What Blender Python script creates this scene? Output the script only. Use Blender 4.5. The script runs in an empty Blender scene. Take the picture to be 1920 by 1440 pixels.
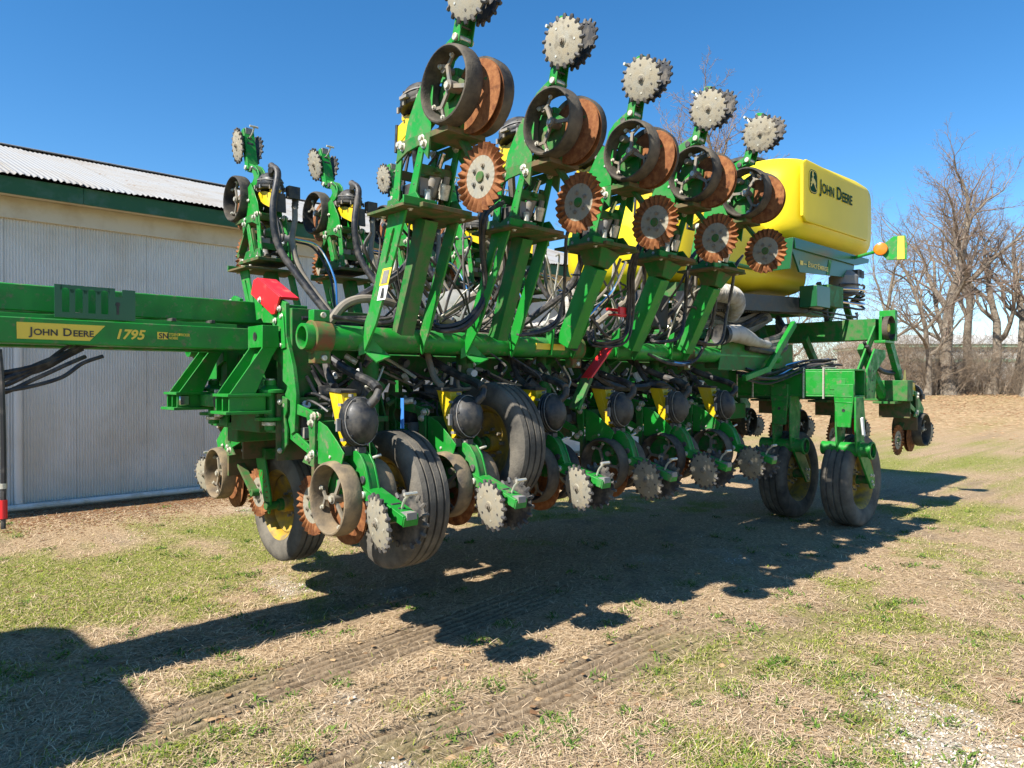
import bpy, math, random
import numpy as np
from mathutils import Matrix, Vector

# ------------------------------------------------------------------ camera, sky, sun
TH = math.atan(1410/1330.0)                 # heading of the machine's long axis, right of the view axis
S, C = math.sin(TH), math.cos(TH)
UA = math.pi/2 - TH                         # rotation of the (t, c, z) frame about world Z
scn = bpy.context.scene
cam_d = bpy.data.cameras.new('camera'); cam = bpy.data.objects.new('camera', cam_d)
scn.collection.objects.link(cam); scn.camera = cam
cam_d.sensor_width = 36.0; cam_d.lens = 36.0*1330/1920
cam_d.clip_start = 0.05; cam_d.clip_end = 3000
cam.location = (0, 0, 1.6); cam.rotation_euler = (math.pi/2 - math.radians(0.30), 0, 0)
SUN_EL = math.radians(46); SUN_SIDE = math.radians(2.2)
sa = UA + math.pi - SUN_SIDE                # azimuth (from +X) the light comes from
sdir = Vector((math.cos(sa)*math.cos(SUN_EL), math.sin(sa)*math.cos(SUN_EL), math.sin(SUN_EL)))
world = bpy.data.worlds.new('World'); scn.world = world; world.use_nodes = True
wn = world.node_tree.nodes; wl = world.node_tree.links
sky = wn.new('ShaderNodeTexSky'); sky.sky_type = 'NISHITA'; sky.sun_disc = False
sky.sun_elevation = SUN_EL; sky.sun_rotation = math.pi/2 - sa
sky.air_density = 0.95; sky.dust_density = 0.0; sky.ozone_density = 2.6; sky.altitude = 700
hs = wn.new('ShaderNodeHueSaturation'); hs.inputs['Saturation'].default_value = 1.3; hs.inputs['Hue'].default_value = .498
wl.new(sky.outputs[0], hs.inputs['Color']); wl.new(hs.outputs[0], wn['Background'].inputs[0]); wn['Background'].inputs[1].default_value = 0.102
sun_d = bpy.data.lights.new('sun', 'SUN'); sun = bpy.data.objects.new('sun', sun_d)
scn.collection.objects.link(sun)
sun_d.energy = 5.0; sun_d.angle = math.radians(0.53); sun_d.color = (1.0, 0.95, 0.86)
sun.rotation_euler = sdir.to_track_quat('Z', 'Y').to_euler()
scn.cycles.max_bounces = 5; scn.cycles.diffuse_bounces = 2; scn.cycles.glossy_bounces = 2; scn.cycles.transmission_bounces = 2
scn.view_settings.view_transform = 'Standard'; scn.view_settings.look = 'None'
scn.view_settings.exposure = 0.98; scn.view_settings.gamma = 1.0

random.seed(7); rng = np.random.default_rng(7)
COL = scn.collection

# ------------------------------------------------------------------ materials
def mat(name, col, rough=0.5, metal=0.0, dirt=None, dirt2=None, bump=0.0, bscale=60.0, spec=0.5, coat=0.0, var=0.0):
    """Principled paint; dirt = (colour, threshold, softness, scale) blended in by world-space noise."""
    m = bpy.data.materials.new(name); m.use_nodes = True
    n = m.node_tree.nodes; l = m.node_tree.links; b = n['Principled BSDF']
    b.inputs['Roughness'].default_value = rough; b.inputs['Metallic'].default_value = metal
    b.inputs['Specular IOR Level'].default_value = spec; b.inputs['Coat Weight'].default_value = coat
    b.inputs['Coat Roughness'].default_value = 0.15
    geo = n.new('ShaderNodeNewGeometry')
    cur = None
    def rgb(c):
        r = n.new('ShaderNodeRGB'); r.outputs[0].default_value = (*c, 1); return r.outputs[0]
    cur = rgb(col)
    rcur = None
    if var:
        nz = n.new('ShaderNodeTexNoise'); nz.inputs['Scale'].default_value = 3.0; nz.inputs['Detail'].default_value = 5
        l.new(geo.outputs['Position'], nz.inputs['Vector'])
        mr = n.new('ShaderNodeMapRange'); mr.inputs[1].default_value = .3; mr.inputs[2].default_value = .7
        mr.inputs[3].default_value = 1-var; mr.inputs[4].default_value = 1+var
        oi = n.new('ShaderNodeObjectInfo'); ma = n.new('ShaderNodeMath'); ma.operation = 'MULTIPLY_ADD'; ma.inputs[1].default_value = .25; l.new(oi.outputs['Random'], ma.inputs[0]); l.new(nz.outputs[0], ma.inputs[2])
        mr.inputs[1].default_value = .4; mr.inputs[2].default_value = .85; l.new(ma.outputs[0], mr.inputs[0])
        mx = n.new('ShaderNodeMix'); mx.data_type = 'RGBA'; mx.blend_type = 'MULTIPLY'; mx.inputs[0].default_value = 1
        l.new(cur, mx.inputs[6]); l.new(mr.outputs[0], mx.inputs[7]); cur = mx.outputs[2]
    for k, d in enumerate((dirt, dirt2)):
        if not d: continue
        dc, th, soft, sc = d
        nz = n.new('ShaderNodeTexNoise'); nz.inputs['Scale'].default_value = sc
        nz.inputs['Detail'].default_value = 4; nz.inputs['Roughness'].default_value = 0.62
        mp = n.new('ShaderNodeMapping'); mp.inputs[1].default_value = (k*7.3, 2.1, 0)
        l.new(geo.outputs['Position'], mp.inputs[0]); l.new(mp.outputs[0], nz.inputs['Vector'])
        mr = n.new('ShaderNodeMapRange'); mr.inputs[1].default_value = th-soft; mr.inputs[2].default_value = th+soft
        oi = n.new('ShaderNodeObjectInfo'); ma = n.new('ShaderNodeMath'); ma.operation = 'MULTIPLY_ADD'; ma.inputs[1].default_value = .11; l.new(oi.outputs['Random'], ma.inputs[0]); l.new(nz.outputs[0], ma.inputs[2])
        sb = n.new('ShaderNodeMath'); sb.operation = 'SUBTRACT'; sb.inputs[1].default_value = .055; l.new(ma.outputs[0], sb.inputs[0]); l.new(sb.outputs[0], mr.inputs[0])
        mx = n.new('ShaderNodeMix'); mx.data_type = 'RGBA'
        l.new(mr.outputs[0], mx.inputs[0]); l.new(cur, mx.inputs[6]); mx.inputs[7].default_value = (*dc, 1)
        cur = mx.outputs[2]
        rr = n.new('ShaderNodeMapRange'); rr.inputs[3].default_value = rough; rr.inputs[4].default_value = 0.9
        if rcur is None:
            l.new(mr.outputs[0], rr.inputs[0]); rcur = rr.outputs[0]
    l.new(cur, b.inputs['Base Color'])
    if rcur is not None: l.new(rcur, b.inputs['Roughness'])
    if bump:
        nb = n.new('ShaderNodeTexNoise'); nb.inputs['Scale'].default_value = bscale; nb.inputs['Detail'].default_value = 2
        l.new(geo.outputs['Position'], nb.inputs['Vector'])
        bp = n.new('ShaderNodeBump'); bp.inputs['Strength'].default_value = bump; bp.inputs['Distance'].default_value = 0.01
        l.new(nb.outputs[0], bp.inputs['Height']); l.new(bp.outputs[0], b.inputs['Normal'])
    return m

DUST = (0.30, 0.22, 0.13)
M = {}
M['green'] = mat('green_paint', (0.012, 0.235, 0.026), 0.38, dirt=((0.045, 0.19, 0.05), 0.58, 0.12, 9.0), dirt2=((0.17, 0.16, 0.09), 0.66, 0.08, 20.0), spec=0.38, var=0.14)
M['green_dusty_shaded'] = mat('dusty_shaded_green_paint', (0.011, 0.165, 0.024), 0.5, dirt=((0.11, 0.13, 0.06), 0.56, 0.14, 14.0), spec=0.3, var=.14)  # dusty coat; its darker green also paints shade onto rear parts and inner posts
M['green_dirty'] = mat('soiled_green_paint', (0.02, 0.15, 0.03), 0.65, dirt=((0.12, 0.095, 0.05), 0.53, 0.13, 11.0), spec=0.2)
M['soiled'] = mat('soil_caked_green_paint', (0.03, 0.11, 0.03), 0.8, dirt=((0.155, 0.11, 0.06), 0.45, 0.13, 10.0), spec=0.15)
M['yellow'] = mat('yellow_paint', (0.66, 0.45, 0.012), 0.38, dirt=((0.55, 0.40, 0.06), 0.68, 0.12, 8.0))
M['yellow_tank'] = mat('yellow_polyethylene', (0.74, 0.57, 0.014), 0.46, spec=0.35, var=0.04, bump=0.03, bscale=40)
M['decal_yellow'] = mat('decal_yellow', (0.78, 0.56, 0.05), 0.4)
M['yellow_rim'] = mat('yellow_rim_paint', (0.46, 0.29, 0.012), 0.5, dirt=((0.19, 0.14, 0.07), 0.52, 0.16, 12.0))  # dirt also dims the rims, standing in for shade on the lower-left wheel
M['rubber'] = mat('dusty_rubber', (0.022, 0.021, 0.021), 0.75, dirt=((0.15, 0.125, 0.09), 0.52, 0.2, 7.0), bump=0.25, bscale=120, spec=0.3)
M['tyre'] = mat('worn_tyre_rubber', (0.03, 0.029, 0.028), 0.78, dirt=((0.17, 0.15, 0.12), 0.47, 0.22, 5.0), bump=0.3, bscale=90, spec=0.25)
M['wheel_dusty'] = mat('soil_coated_rubber', (0.06, 0.055, 0.05), 0.8, dirt=((0.27, 0.20, 0.12), 0.46, 0.2, 9.0), bump=0.2, bscale=90, spec=0.2)
M['black'] = mat('black_plastic', (0.016, 0.017, 0.019), 0.46, dirt=((0.10, 0.088, 0.07), 0.56, 0.16, 14.0))
M['hose'] = mat('black_hose', (0.018, 0.018, 0.02), 0.45, dirt=((0.14, 0.12, 0.10), 0.62, 0.18, 14.0))
M['hose_grey'] = mat('dusty_grey_hose', (0.16, 0.14, 0.115), 0.7, dirt=((0.27, 0.23, 0.17), 0.5, 0.15, 12.0))
M['corr'] = mat('grey_ribbed_duct', (0.42, 0.40, 0.36), 0.6, dirt=((0.28, 0.24, 0.18), 0.58, 0.15, 10.0))
M['rust'] = mat('rusted_steel', (0.17, 0.06, 0.022), 0.8, dirt=((0.30, 0.13, 0.05), 0.52, 0.16, 26.0), dirt2=((0.10, 0.035, 0.016), 0.62, 0.1, 17.0), bump=0.2, bscale=200, spec=0.2)
M['steel'] = mat('soil_dulled_steel', (0.19, 0.18, 0.155), 0.55, 0.3, dirt=((0.30, 0.24, 0.16), 0.54, 0.18, 14.0))
M['disc'] = mat('dusty_steel_disc', (0.28, 0.265, 0.215), 0.65, 0.2, dirt=((0.33, 0.28, 0.19), 0.52, 0.2, 18.0), dirt2=((0.13, 0.11, 0.08), 0.66, 0.1, 25.0), bump=0.12, bscale=150)
M['tooth'] = mat('dark_cast_tooth', (0.035, 0.034, 0.035), 0.6, dirt=((0.2, 0.17, 0.13), 0.62, 0.18, 16.0))
M['zinc'] = mat('zinc_bolt', (0.62, 0.60, 0.52), 0.4, 0.55, dirt=((0.4, 0.34, 0.22), 0.58, 0.15, 40.0))
M['chrome'] = mat('chrome_rod', (0.75, 0.76, 0.78), 0.12, 1.0)
M['grey_part'] = mat('grey_cast_part', (0.20, 0.20, 0.20), 0.55, dirt=((0.30, 0.25, 0.18), 0.56, 0.16, 20.0))
M['white'] = mat('white_print', (0.72, 0.72, 0.70), 0.5)
M['red'] = mat('red_lock_paint', (0.68, 0.018, 0.022), 0.4, dirt=((0.5, 0.12, 0.09), 0.72, 0.1, 9.0))
M['amber'] = mat('amber_lens', (0.85, 0.20, 0.01), 0.2, coat=0.5)
M['dark_green'] = mat('dark_green_decal', (0.008, 0.06, 0.03), 0.8, spec=.1)
M['tank_green'] = mat('dark_green_plastic', (0.012, 0.10, 0.035), 0.3, var=0.1)
M['blue'] = mat('blue_tag', (0.05, 0.2, 0.55), 0.4)

# ------------------------------------------------------------------ mesh builder
def basis(d, up=Vector((0, 0, 1))):
    d = Vector(d).normalized()
    if abs(d.dot(up)) > 0.98: up = Vector((1, 0, 0)) if abs(d.x) < .9 else Vector((0, 1, 0))
    s = d.cross(up).normalized(); u = s.cross(d).normalized()
    return d, s, u

class MB:
    def __init__(self): self.v = []; self.f = []; self.m = []; self.sm = []; self.mats = []
    def mi(self, key):
        if key not in self.mats: self.mats.append(key)
        return self.mats.index(key)
    def add(self, vs, fs, key, smooth=False):
        o = len(self.v); k = self.mi(key); self.v += [tuple(p) for p in vs]
        for f in fs: self.f.append([i+o for i in f]); self.m.append(k); self.sm.append(smooth)
        return self
    def box(self, lo, hi, key):
        x0, y0, z0 = lo; x1, y1, z1 = hi
        v = [(x0,y0,z0),(x1,y0,z0),(x1,y1,z0),(x0,y1,z0),(x0,y0,z1),(x1,y0,z1),(x1,y1,z1),(x0,y1,z1)]
        return self.add(v, [(0,3,2,1),(4,5,6,7),(0,1,5,4),(1,2,6,5),(2,3,7,6),(3,0,4,7)], key)
    def beam(self, a, b, w, h, key, up=(0,0,1), w2=None, h2=None):
        a, b = Vector(a), Vector(b); d, s, u = basis(b-a, Vector(up)); w2 = w2 or w; h2 = h2 or h
        v = [a+s*i*w/2+u*j*h/2 for i, j in ((-1,-1),(1,-1),(1,1),(-1,1))] + [b+s*i*w2/2+u*j*h2/2 for i, j in ((-1,-1),(1,-1),(1,1),(-1,1))]
        return self.add(v, [(0,1,2,3),(7,6,5,4),(0,4,5,1),(1,5,6,2),(2,6,7,3),(3,7,4,0)], key)
    def prism(self, pts, o, ax, ay, th, key, back=0.0, smooth=False):
        """polygon (2-D pts along ax, ay from o) thickened along the normal."""
        o, ax, ay = Vector(o), Vector(ax), Vector(ay); nrm = ax.cross(ay).normalized(); n = len(pts)
        v = [o+ax*p[0]+ay*p[1]-nrm*back for p in pts] + [o+ax*p[0]+ay*p[1]+nrm*(th-back) for p in pts]
        fs = [list(range(n))[::-1], list(range(n, 2*n))] + [(i, (i+1) % n, n+(i+1) % n, n+i) for i in range(n)]
        return self.add(v, fs, key, smooth)
    def tube(self, pts, r, key, n=8, caps=True, smooth=True):
        pts = [Vector(p) for p in pts]; k = len(pts); rs = r if isinstance(r, (list, tuple)) else [r]*k
        v = []; prev = None
        for i, p in enumerate(pts):
            d = (pts[min(i+1, k-1)]-pts[max(i-1, 0)])
            if d.length < 1e-9: d = Vector((0, 0, 1))
            d.normalize()
            if prev is None: _, s, u = basis(d)
            else:
                s = prev - d*prev.dot(d)
                if s.length < 1e-5: _, s, u = basis(d)
                s.normalize(); u = s.cross(d).normalized()
            prev = s
            for j in range(n):
                a = 2*math.pi*j/n; v.append(p+(s*math.cos(a)+u*math.sin(a))*rs[i])
        fs = [(i*n+j, i*n+(j+1) % n, (i+1)*n+(j+1) % n, (i+1)*n+j) for i in range(k-1) for j in range(n)]
        o = len(self.v); self.add(v, fs, key, smooth)
        if caps:
            km = self.mi(key)
            self.f.append([o+j for j in range(n)][::-1]); self.m.append(km); self.sm.append(False)
            self.f.append([o+(k-1)*n+j for j in range(n)]); self.m.append(km); self.sm.append(False)
        return self
    def cyl(self, a, b, r, key, n=12, r2=None): return self.tube([a, b], [r, r2 if r2 is not None else r], key, n)
    def lathe(self, prof, o, axis, key, n=32, keys=None, smooth=True):
        """prof: list of (radius, distance along axis)."""
        o = Vector(o); d, s, u = basis(axis); k = len(prof)
        v = [o+d*x+(s*math.cos(2*math.pi*j/n)+u*math.sin(2*math.pi*j/n))*r for r, x in prof for j in range(n)]
        for i in range(k-1):
            pass
        off = len(self.v); self.v += [tuple(p) for p in v]
        for i in range(k-1):
            ki = self.mi(keys[i] if keys else key)
            for j in range(n):
                self.f.append([off+i*n+j, off+(i+1)*n+j, off+(i+1)*n+(j+1) % n, off+i*n+(j+1) % n]); self.m.append(ki); self.sm.append(smooth)
        return self
    def bolt(self, p, axis, r=0.012, h=0.01, key='zinc'):
        d = Vector(axis).normalized(); p = Vector(p)
        self.cyl(p, p+d*h*.35, r*1.6, key, 8); self.cyl(p, p+d*h, r, key, 6); return self
    def mirrored(self, plane=4.55):
        m = MB(); m.v = [(x, 2*plane-y, z) for x, y, z in self.v]; m.f = [f[::-1] for f in self.f]
        m.m = list(self.m); m.sm = list(self.sm); m.mats = list(self.mats); return m
    def mesh(self, name, fix=True):
        me = bpy.data.meshes.new(name); me.from_pydata(self.v, [], self.f); 
        for k in self.mats: me.materials.append(M[k] if isinstance(k, str) else k)
        me.polygons.foreach_set('material_index', self.m); me.polygons.foreach_set('use_smooth', self.sm)
        me.update(); me.set_sharp_from_angle(angle=math.radians(38))
        return me

def link(name, me, parent=None, loc=(0, 0, 0), rot=None, bevel=0.0):
    o = bpy.data.objects.new(name, me); COL.objects.link(o); o.parent = parent
    if rot is not None: o.matrix_local = Matrix.Translation(loc) @ rot.to_4x4()
    else: o.location = loc
    if bevel:
        b = o.modifiers.new('bevel', 'BEVEL'); b.width = bevel; b.segments = 2; b.limit_method = 'ANGLE'; b.angle_limit = math.radians(40)
    return o

class Thing:
    """An Empty at (t0, c0) on the ground, turned into the machine's frame; parts are written in plain (t, c, z)."""
    def __init__(self, name, t0, c0, label, cat, group=None, z0=0.0):
        self.o = bpy.data.objects.new(name, None); COL.objects.link(self.o); self.off = (-t0, -c0, -z0)
        self.o.location = (t0*S-c0*C, t0*C+c0*S, z0); self.o.rotation_euler = (0, 0, UA)
        self.o['label'] = label; self.o['category'] = cat
        if group: self.o['group'] = group
    def part(self, name, mb, bevel=0.0, parent=None, label=None):
        me = mb.mesh(name) if isinstance(mb, MB) else mb
        o = link(name, me, parent or self.o, (0, 0, 0) if parent else self.off, None, bevel)
        if label: o['label'] = label
        return o

def spline(pts, n=6):
    """Catmull-Rom through pts."""
    P = [Vector(p) for p in pts]; P = [P[0]*2-P[1]] + P + [P[-1]*2-P[-2]]; out = []
    for i in range(1, len(P)-2):
        for k in range(n):
            t = k/n; a, b, c, d = P[i-1], P[i], P[i+1], P[i+2]
            out.append(0.5*((2*b)+(c-a)*t+(2*a-5*b+4*c-d)*t*t+(3*b-a-3*c+d)*t**3))
    out.append(P[-2]); return out

def text_mesh(name, s, size, key, o, ax, ay, sx=1.0, shear=0.0, spacing=1.0, lift=0.002, bold=0.0):
    """lettering as a thin mesh lying in the plane (o, ax, ay)."""
    cu = bpy.data.curves.new(name, 'FONT'); cu.body = s; cu.size = size; cu.shear = shear; cu.space_character = spacing
    cu.resolution_u = 3; cu.offset = bold
    ob = bpy.data.objects.new(name, cu); COL.objects.link(ob)
    dg = bpy.context.evaluated_depsgraph_get(); me = bpy.data.meshes.new_from_object(ob.evaluated_get(dg))
    bpy.data.objects.remove(ob)
    o, ax, ay = Vector(o), Vector(ax).normalized(), Vector(ay).normalized(); nn = ax.cross(ay)
    for v in me.vertices: v.co = o+ax*v.co.x*sx+ay*v.co.y+nn*lift
    me.materials.clear(); me.materials.append(M[key]); return me

# ------------------------------------------------------------------ ground
_tab = rng.random((256, 256))
def vnoise(x, y):
    xi = np.floor(x).astype(int); yi = np.floor(y).astype(int); fx = x-xi; fy = y-yi
    fx = fx*fx*(3-2*fx); fy = fy*fy*(3-2*fy)
    a = _tab[xi & 255, yi & 255]; b = _tab[(xi+1) & 255, yi & 255]; c = _tab[xi & 255, (yi+1) & 255]; d = _tab[(xi+1) & 255, (yi+1) & 255]
    return (a*(1-fx)+b*fx)*(1-fy)+(c*(1-fx)+d*fx)*fy
def fbm(x, y, sc, oc=4):
    r = 0; a = 1; tot = 0
    for i in range(oc):
        r = r+a*vnoise(x*sc+17.3*i, y*sc+9.1*i); tot += a; a *= .55; sc *= 2.1
    return r/tot
def sstep(a, b, x):
    t = np.clip((x-a)/(b-a), 0, 1); return t*t*(3-2*t)
def tc(X, Y): return X*S+Y*C, Y*S-X*C
def xy(t, c): return t*S-c*C, t*C+c*S
def bank(X, Y):                                    # the field edge rises under the trees
    return 1.0*sstep(20, 37, Y)*sstep(-6, 12, X) + 0.004*np.maximum(Y-40, 0)*sstep(40, 90, Y)
TRACKS = [(0.9, 3.47, 3.2, 3.66, 0.44, 1.0, 4.3), (0.7, 2.56, 3.9, 2.50, 0.46, 0.95, 4.8), (1.0, 4.45, 3.6, 4.52, 0.34, 0.45, 5.0), (0.8, 3.02, 3.0, 3.06, 0.30, 0.6, 3.8), (2.8, 2.1, 7.0, 1.95, 0.3, 0.45, 6.4)]
def track(t, c):
    """depth 0..1 of the ribbed tyre tracks."""
    d = np.zeros_like(t); w = np.zeros_like(t)
    for t0, c0, t1, c1, wd, st, tend in TRACKS:
        cc = c-(c0+(c1-c0)*(t-t0)/(t1-t0))+0.012*np.sin(t*3.1); inside = sstep(wd/2, wd/2-.03, np.abs(cc))
        along = sstep(t0-.5, t0+.4, t)*sstep(tend, tend-1.4, t)*sstep(.16, .34, fbm(t*0.9+c0, c*2, 1.3, 3))
        g = (0.5+0.5*np.cos(cc/0.066*2*math.pi))**3
        g = g*(.45+.55*sstep(.3, .55, fbm(t*3.0+c0*5, c*9, 1.6, 3))); d = np.maximum(d, g*inside*along*st); w = np.maximum(w, inside*along*st)
    return d, w
GREENS = [(-3.3, 5.8, 1.7, .13), (-2.6, 7.4, 1.6, .07), (1.98, 4.87, .9, .16), (0.95, 4.15, .55, .15), (-1.6, 3.9, .45, .22), (-1.25, 3.3, .4, .2), (5.2, 8.2, 1.6, .16), (3.2, 4.6, .5, .12), (9, 15, 5, .1), (1.9, 6.6, .5, .15), (-0.4, 3.5, .3, .12)]
BROWNS = [(-4.6, 9.2, 1.6, .25), (0.2, 4.6, .8, .16), (0.1, 3.2, .6, .1), (-0.6, 5.9, .9, .12), (2.6, 3.5, .7, .1)]
def masks(X, Y):
    t, c = tc(X, Y)
    g = fbm(X, Y, 0.55, 3)*.45+fbm(X+40, Y, 2.3, 4)*.55
    for x0, y0, r, a in GREENS: g = g+a*np.exp(-((X-x0)**2+(Y-y0)**2)/r**2)
    for x0, y0, r, a in BROWNS: g = g-a*np.exp(-((X-x0)**2+(Y-y0)**2)/r**2)
    tr, tw = track(t, c)
    g = sstep(.50, .70, g)*(1-.8*tw)
    gv = .9*sstep(.5, .85, 1.0*np.exp(-((X-2.35)**2/.9+(Y-2.85)**2/.40))+1.2*(fbm(X+9, Y+3, 2.4, 4)-.45))
    gv = np.maximum(gv, .7*sstep(.68, .76, fbm(X+90, Y+30, 1.1, 4))*sstep(8, 5, Y))
    gv = np.maximum(gv, .8*np.exp(-((X+3.2)**2/.12+(Y-8.8)**2/.05)))
    soil = sstep(.55, .72, fbm(X+3, Y+70, 1.5, 4)*.6+fbm(X, Y+20, 7, 3)*.4)
    return g*(1-gv), gv, soil, tr, tw
def gz(X, Y):
    t, c = tc(X, Y); tr, tw = track(t, c)
    z = bank(X, Y) + 0.022*(fbm(X, Y, 1.2, 3)-.5) + 0.012*(fbm(X, Y, 9, 3)-.5)
    return z-.045*tr-.005*tw

def grow(a, b, step, far, k=1.22):
    mid = list(np.arange(a, b+1e-6, step)); s = step; lo = [a]; hi = [mid[-1]]
    while lo[-1] > -far: s *= k; lo.append(lo[-1]-s)
    s = step
    while hi[-1] < far: s *= k; hi.append(hi[-1]+s)
    return np.array(lo[1:][::-1]+mid+hi[1:])
tt = grow(-.4, 8.0, .045, 900)
cc_ = np.concatenate([np.arange(.9, 2.2, .035), np.arange(2.2, 3.95, .0135), np.arange(3.95, 6.4, .035)])
lo = [.9]; s_ = .05
while lo[-1] > -900: s_ *= 1.22; lo.append(lo[-1]-s_)
hi = [cc_[-1]]; s_ = .05
while hi[-1] < 900: s_ *= 1.22; hi.append(hi[-1]+s_)
cc_ = np.concatenate([lo[1:][::-1], cc_, hi[1:]])
Tg, Cg = np.meshgrid(tt, cc_, indexing='ij'); Xg, Yg = xy(Tg, Cg); Zg = gz(Xg, Yg)
nt, nc = Tg.shape
me = bpy.data.meshes.new('ground')
co = np.stack([Xg, Yg, Zg], -1).reshape(-1, 3)
idx = np.arange(nt*nc).reshape(nt, nc)
quads = np.stack([idx[:-1, :-1], idx[1:, :-1], idx[1:, 1:], idx[:-1, 1:]], -1).reshape(-1, 4)
def np_mesh(me, co, faces):
    k = faces.shape[1]
    me.vertices.add(len(co)); me.vertices.foreach_set('co', np.ascontiguousarray(co, dtype=np.float32).ravel())
    me.loops.add(faces.size); me.loops.foreach_set('vertex_index', np.ascontiguousarray(faces, dtype=np.int32).ravel())
    me.polygons.add(len(faces)); me.polygons.foreach_set('loop_start', np.arange(0, faces.size, k, dtype=np.int32))
    me.update(calc_edges=True)
np_mesh(me, co, quads)
me.polygons.foreach_set('use_smooth', np.ones(len(quads), dtype=bool))
g_, gv_, so_, tr_, tw_ = masks(Xg, Yg)
at = me.color_attributes.new('ground_mask', 'FLOAT_COLOR', 'POINT')
at.data.foreach_set('color', np.stack([g_, gv_, np.maximum(so_, tw_*.8), tr_], -1).astype(np.float32).ravel())
def ground_material():
    m = bpy.data.materials.new('dry_turf'); m.use_nodes = True; n = m.node_tree.nodes; l = m.node_tree.links; b = n['Principled BSDF']
    b.inputs['Roughness'].default_value = .95; b.inputs['Specular IOR Level'].default_value = .1
    geo = n.new('ShaderNodeNewGeometry'); at = n.new('ShaderNodeAttribute'); at.attribute_name = 'ground_mask'
    sp = n.new('ShaderNodeSeparateColor'); l.new(at.outputs['Color'], sp.inputs[0])
    def noise(sc, det=6, ro=.6):
        z = n.new('ShaderNodeTexNoise'); z.inputs['Scale'].default_value = sc; z.inputs['Detail'].default_value = det; z.inputs['Roughness'].default_value = ro
        l.new(geo.outputs['Position'], z.inputs['Vector']); return z.outputs[0]
    def ramp(x, *st):
        r = n.new('ShaderNodeValToRGB'); r.color_ramp.elements[0].position = st[0][0]; r.color_ramp.elements[0].color = (*st[0][1], 1)
        r.color_ramp.elements[1].position = st[-1][0]; r.color_ramp.elements[1].color = (*st[-1][1], 1)
        for p, c in st[1:-1]: e = r.color_ramp.elements.new(p); e.color = (*c, 1)
        l.new(x, r.inputs[0]); return r.outputs[0]
    def mix(f, a, c, k=1.0):
        x = n.new('ShaderNodeMix'); x.data_type = 'RGBA'
        if k != 1.0:
            q = n.new('ShaderNodeMath'); q.operation = 'MULTIPLY'; q.inputs[1].default_value = k; l.new(f, q.inputs[0]); f = q.outputs[0]
        l.new(f, x.inputs[0]); l.new(a, x.inputs[6]); l.new(c, x.inputs[7]); return x.outputs[2]
    straw = ramp(noise(38, 4, .7), (.32, (.12, .08, .044)), (.46, (.34, .235, .135)), (.72, (.56, .42, .265)))
    soil = ramp(noise(24, 4), (.3, (.13, .09, .055)), (.7, (.34, .26, .175)))
    green = ramp(noise(50, 4, .7), (.3, (.09, .115, .02)), (.55, (.22, .245, .045)), (.75, (.42, .36, .13)))
    grav = ramp(noise(70, 4, .8), (.3, (.26, .20, .14)), (.5, (.46, .39, .30)), (.75, (.70, .64, .55)))
    leafy = ramp(noise(5.5, 6, .78), (.32, (.16, .15, .05)), (.46, (.30, .20, .10)), (.58, (.46, .32, .18)), (.74, (.60, .46, .29)))
    c = mix(sp.outputs[2], straw, soil, .8)
    rutc = n.new('ShaderNodeRGB'); rutc.outputs[0].default_value = (.06, .042, .028, 1)
    c = mix(at.outputs['Alpha'], c, rutc.outputs[0], .9)
    c = mix(sp.outputs[0], c, green, .85)
    c = mix(sp.outputs[1], c, grav, .9)
    # strip of fallen leaves and bare earth along the wood's edge, far from the camera
    sep = n.new('ShaderNodeSeparateXYZ'); l.new(geo.outputs['Position'], sep.inputs[0])
    fr = n.new('ShaderNodeMapRange'); fr.inputs[1].default_value = 17; fr.inputs[2].default_value = 24; l.new(sep.outputs[1], fr.inputs[0])
    c = mix(fr.outputs[0], c, leafy, .8)
    l.new(c, b.inputs['Base Color'])
    bp = n.new('ShaderNodeBump'); bp.inputs['Strength'].default_value = .8; bp.inputs['Distance'].default_value = .02
    l.new(noise(55, 4, .75), bp.inputs['Height']); l.new(bp.outputs[0], b.inputs['Normal'])
    return m
me.materials.append(ground_material())
ground = bpy.data.objects.new('ground', me); COL.objects.link(ground); ground['kind'] = 'structure'; ground['label'] = 'patchy winter turf of straw, green grass and ribbed tyre tracks'

def attr_mat(name, rough=.85, trans=0.0):
    m = bpy.data.materials.new(name); m.use_nodes = True; n = m.node_tree.nodes; l = m.node_tree.links; b = n['Principled BSDF']
    a = n.new('ShaderNodeAttribute'); a.attribute_name = 'tint'; l.new(a.outputs['Color'], b.inputs['Base Color'])
    b.inputs['Roughness'].default_value = rough; b.inputs['Specular IOR Level'].default_value = .15
    return m
def lerp_cols(a, b, k): return np.array(a)[None]*(1-k[:, None])+np.array(b)[None]*k[:, None]

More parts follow.
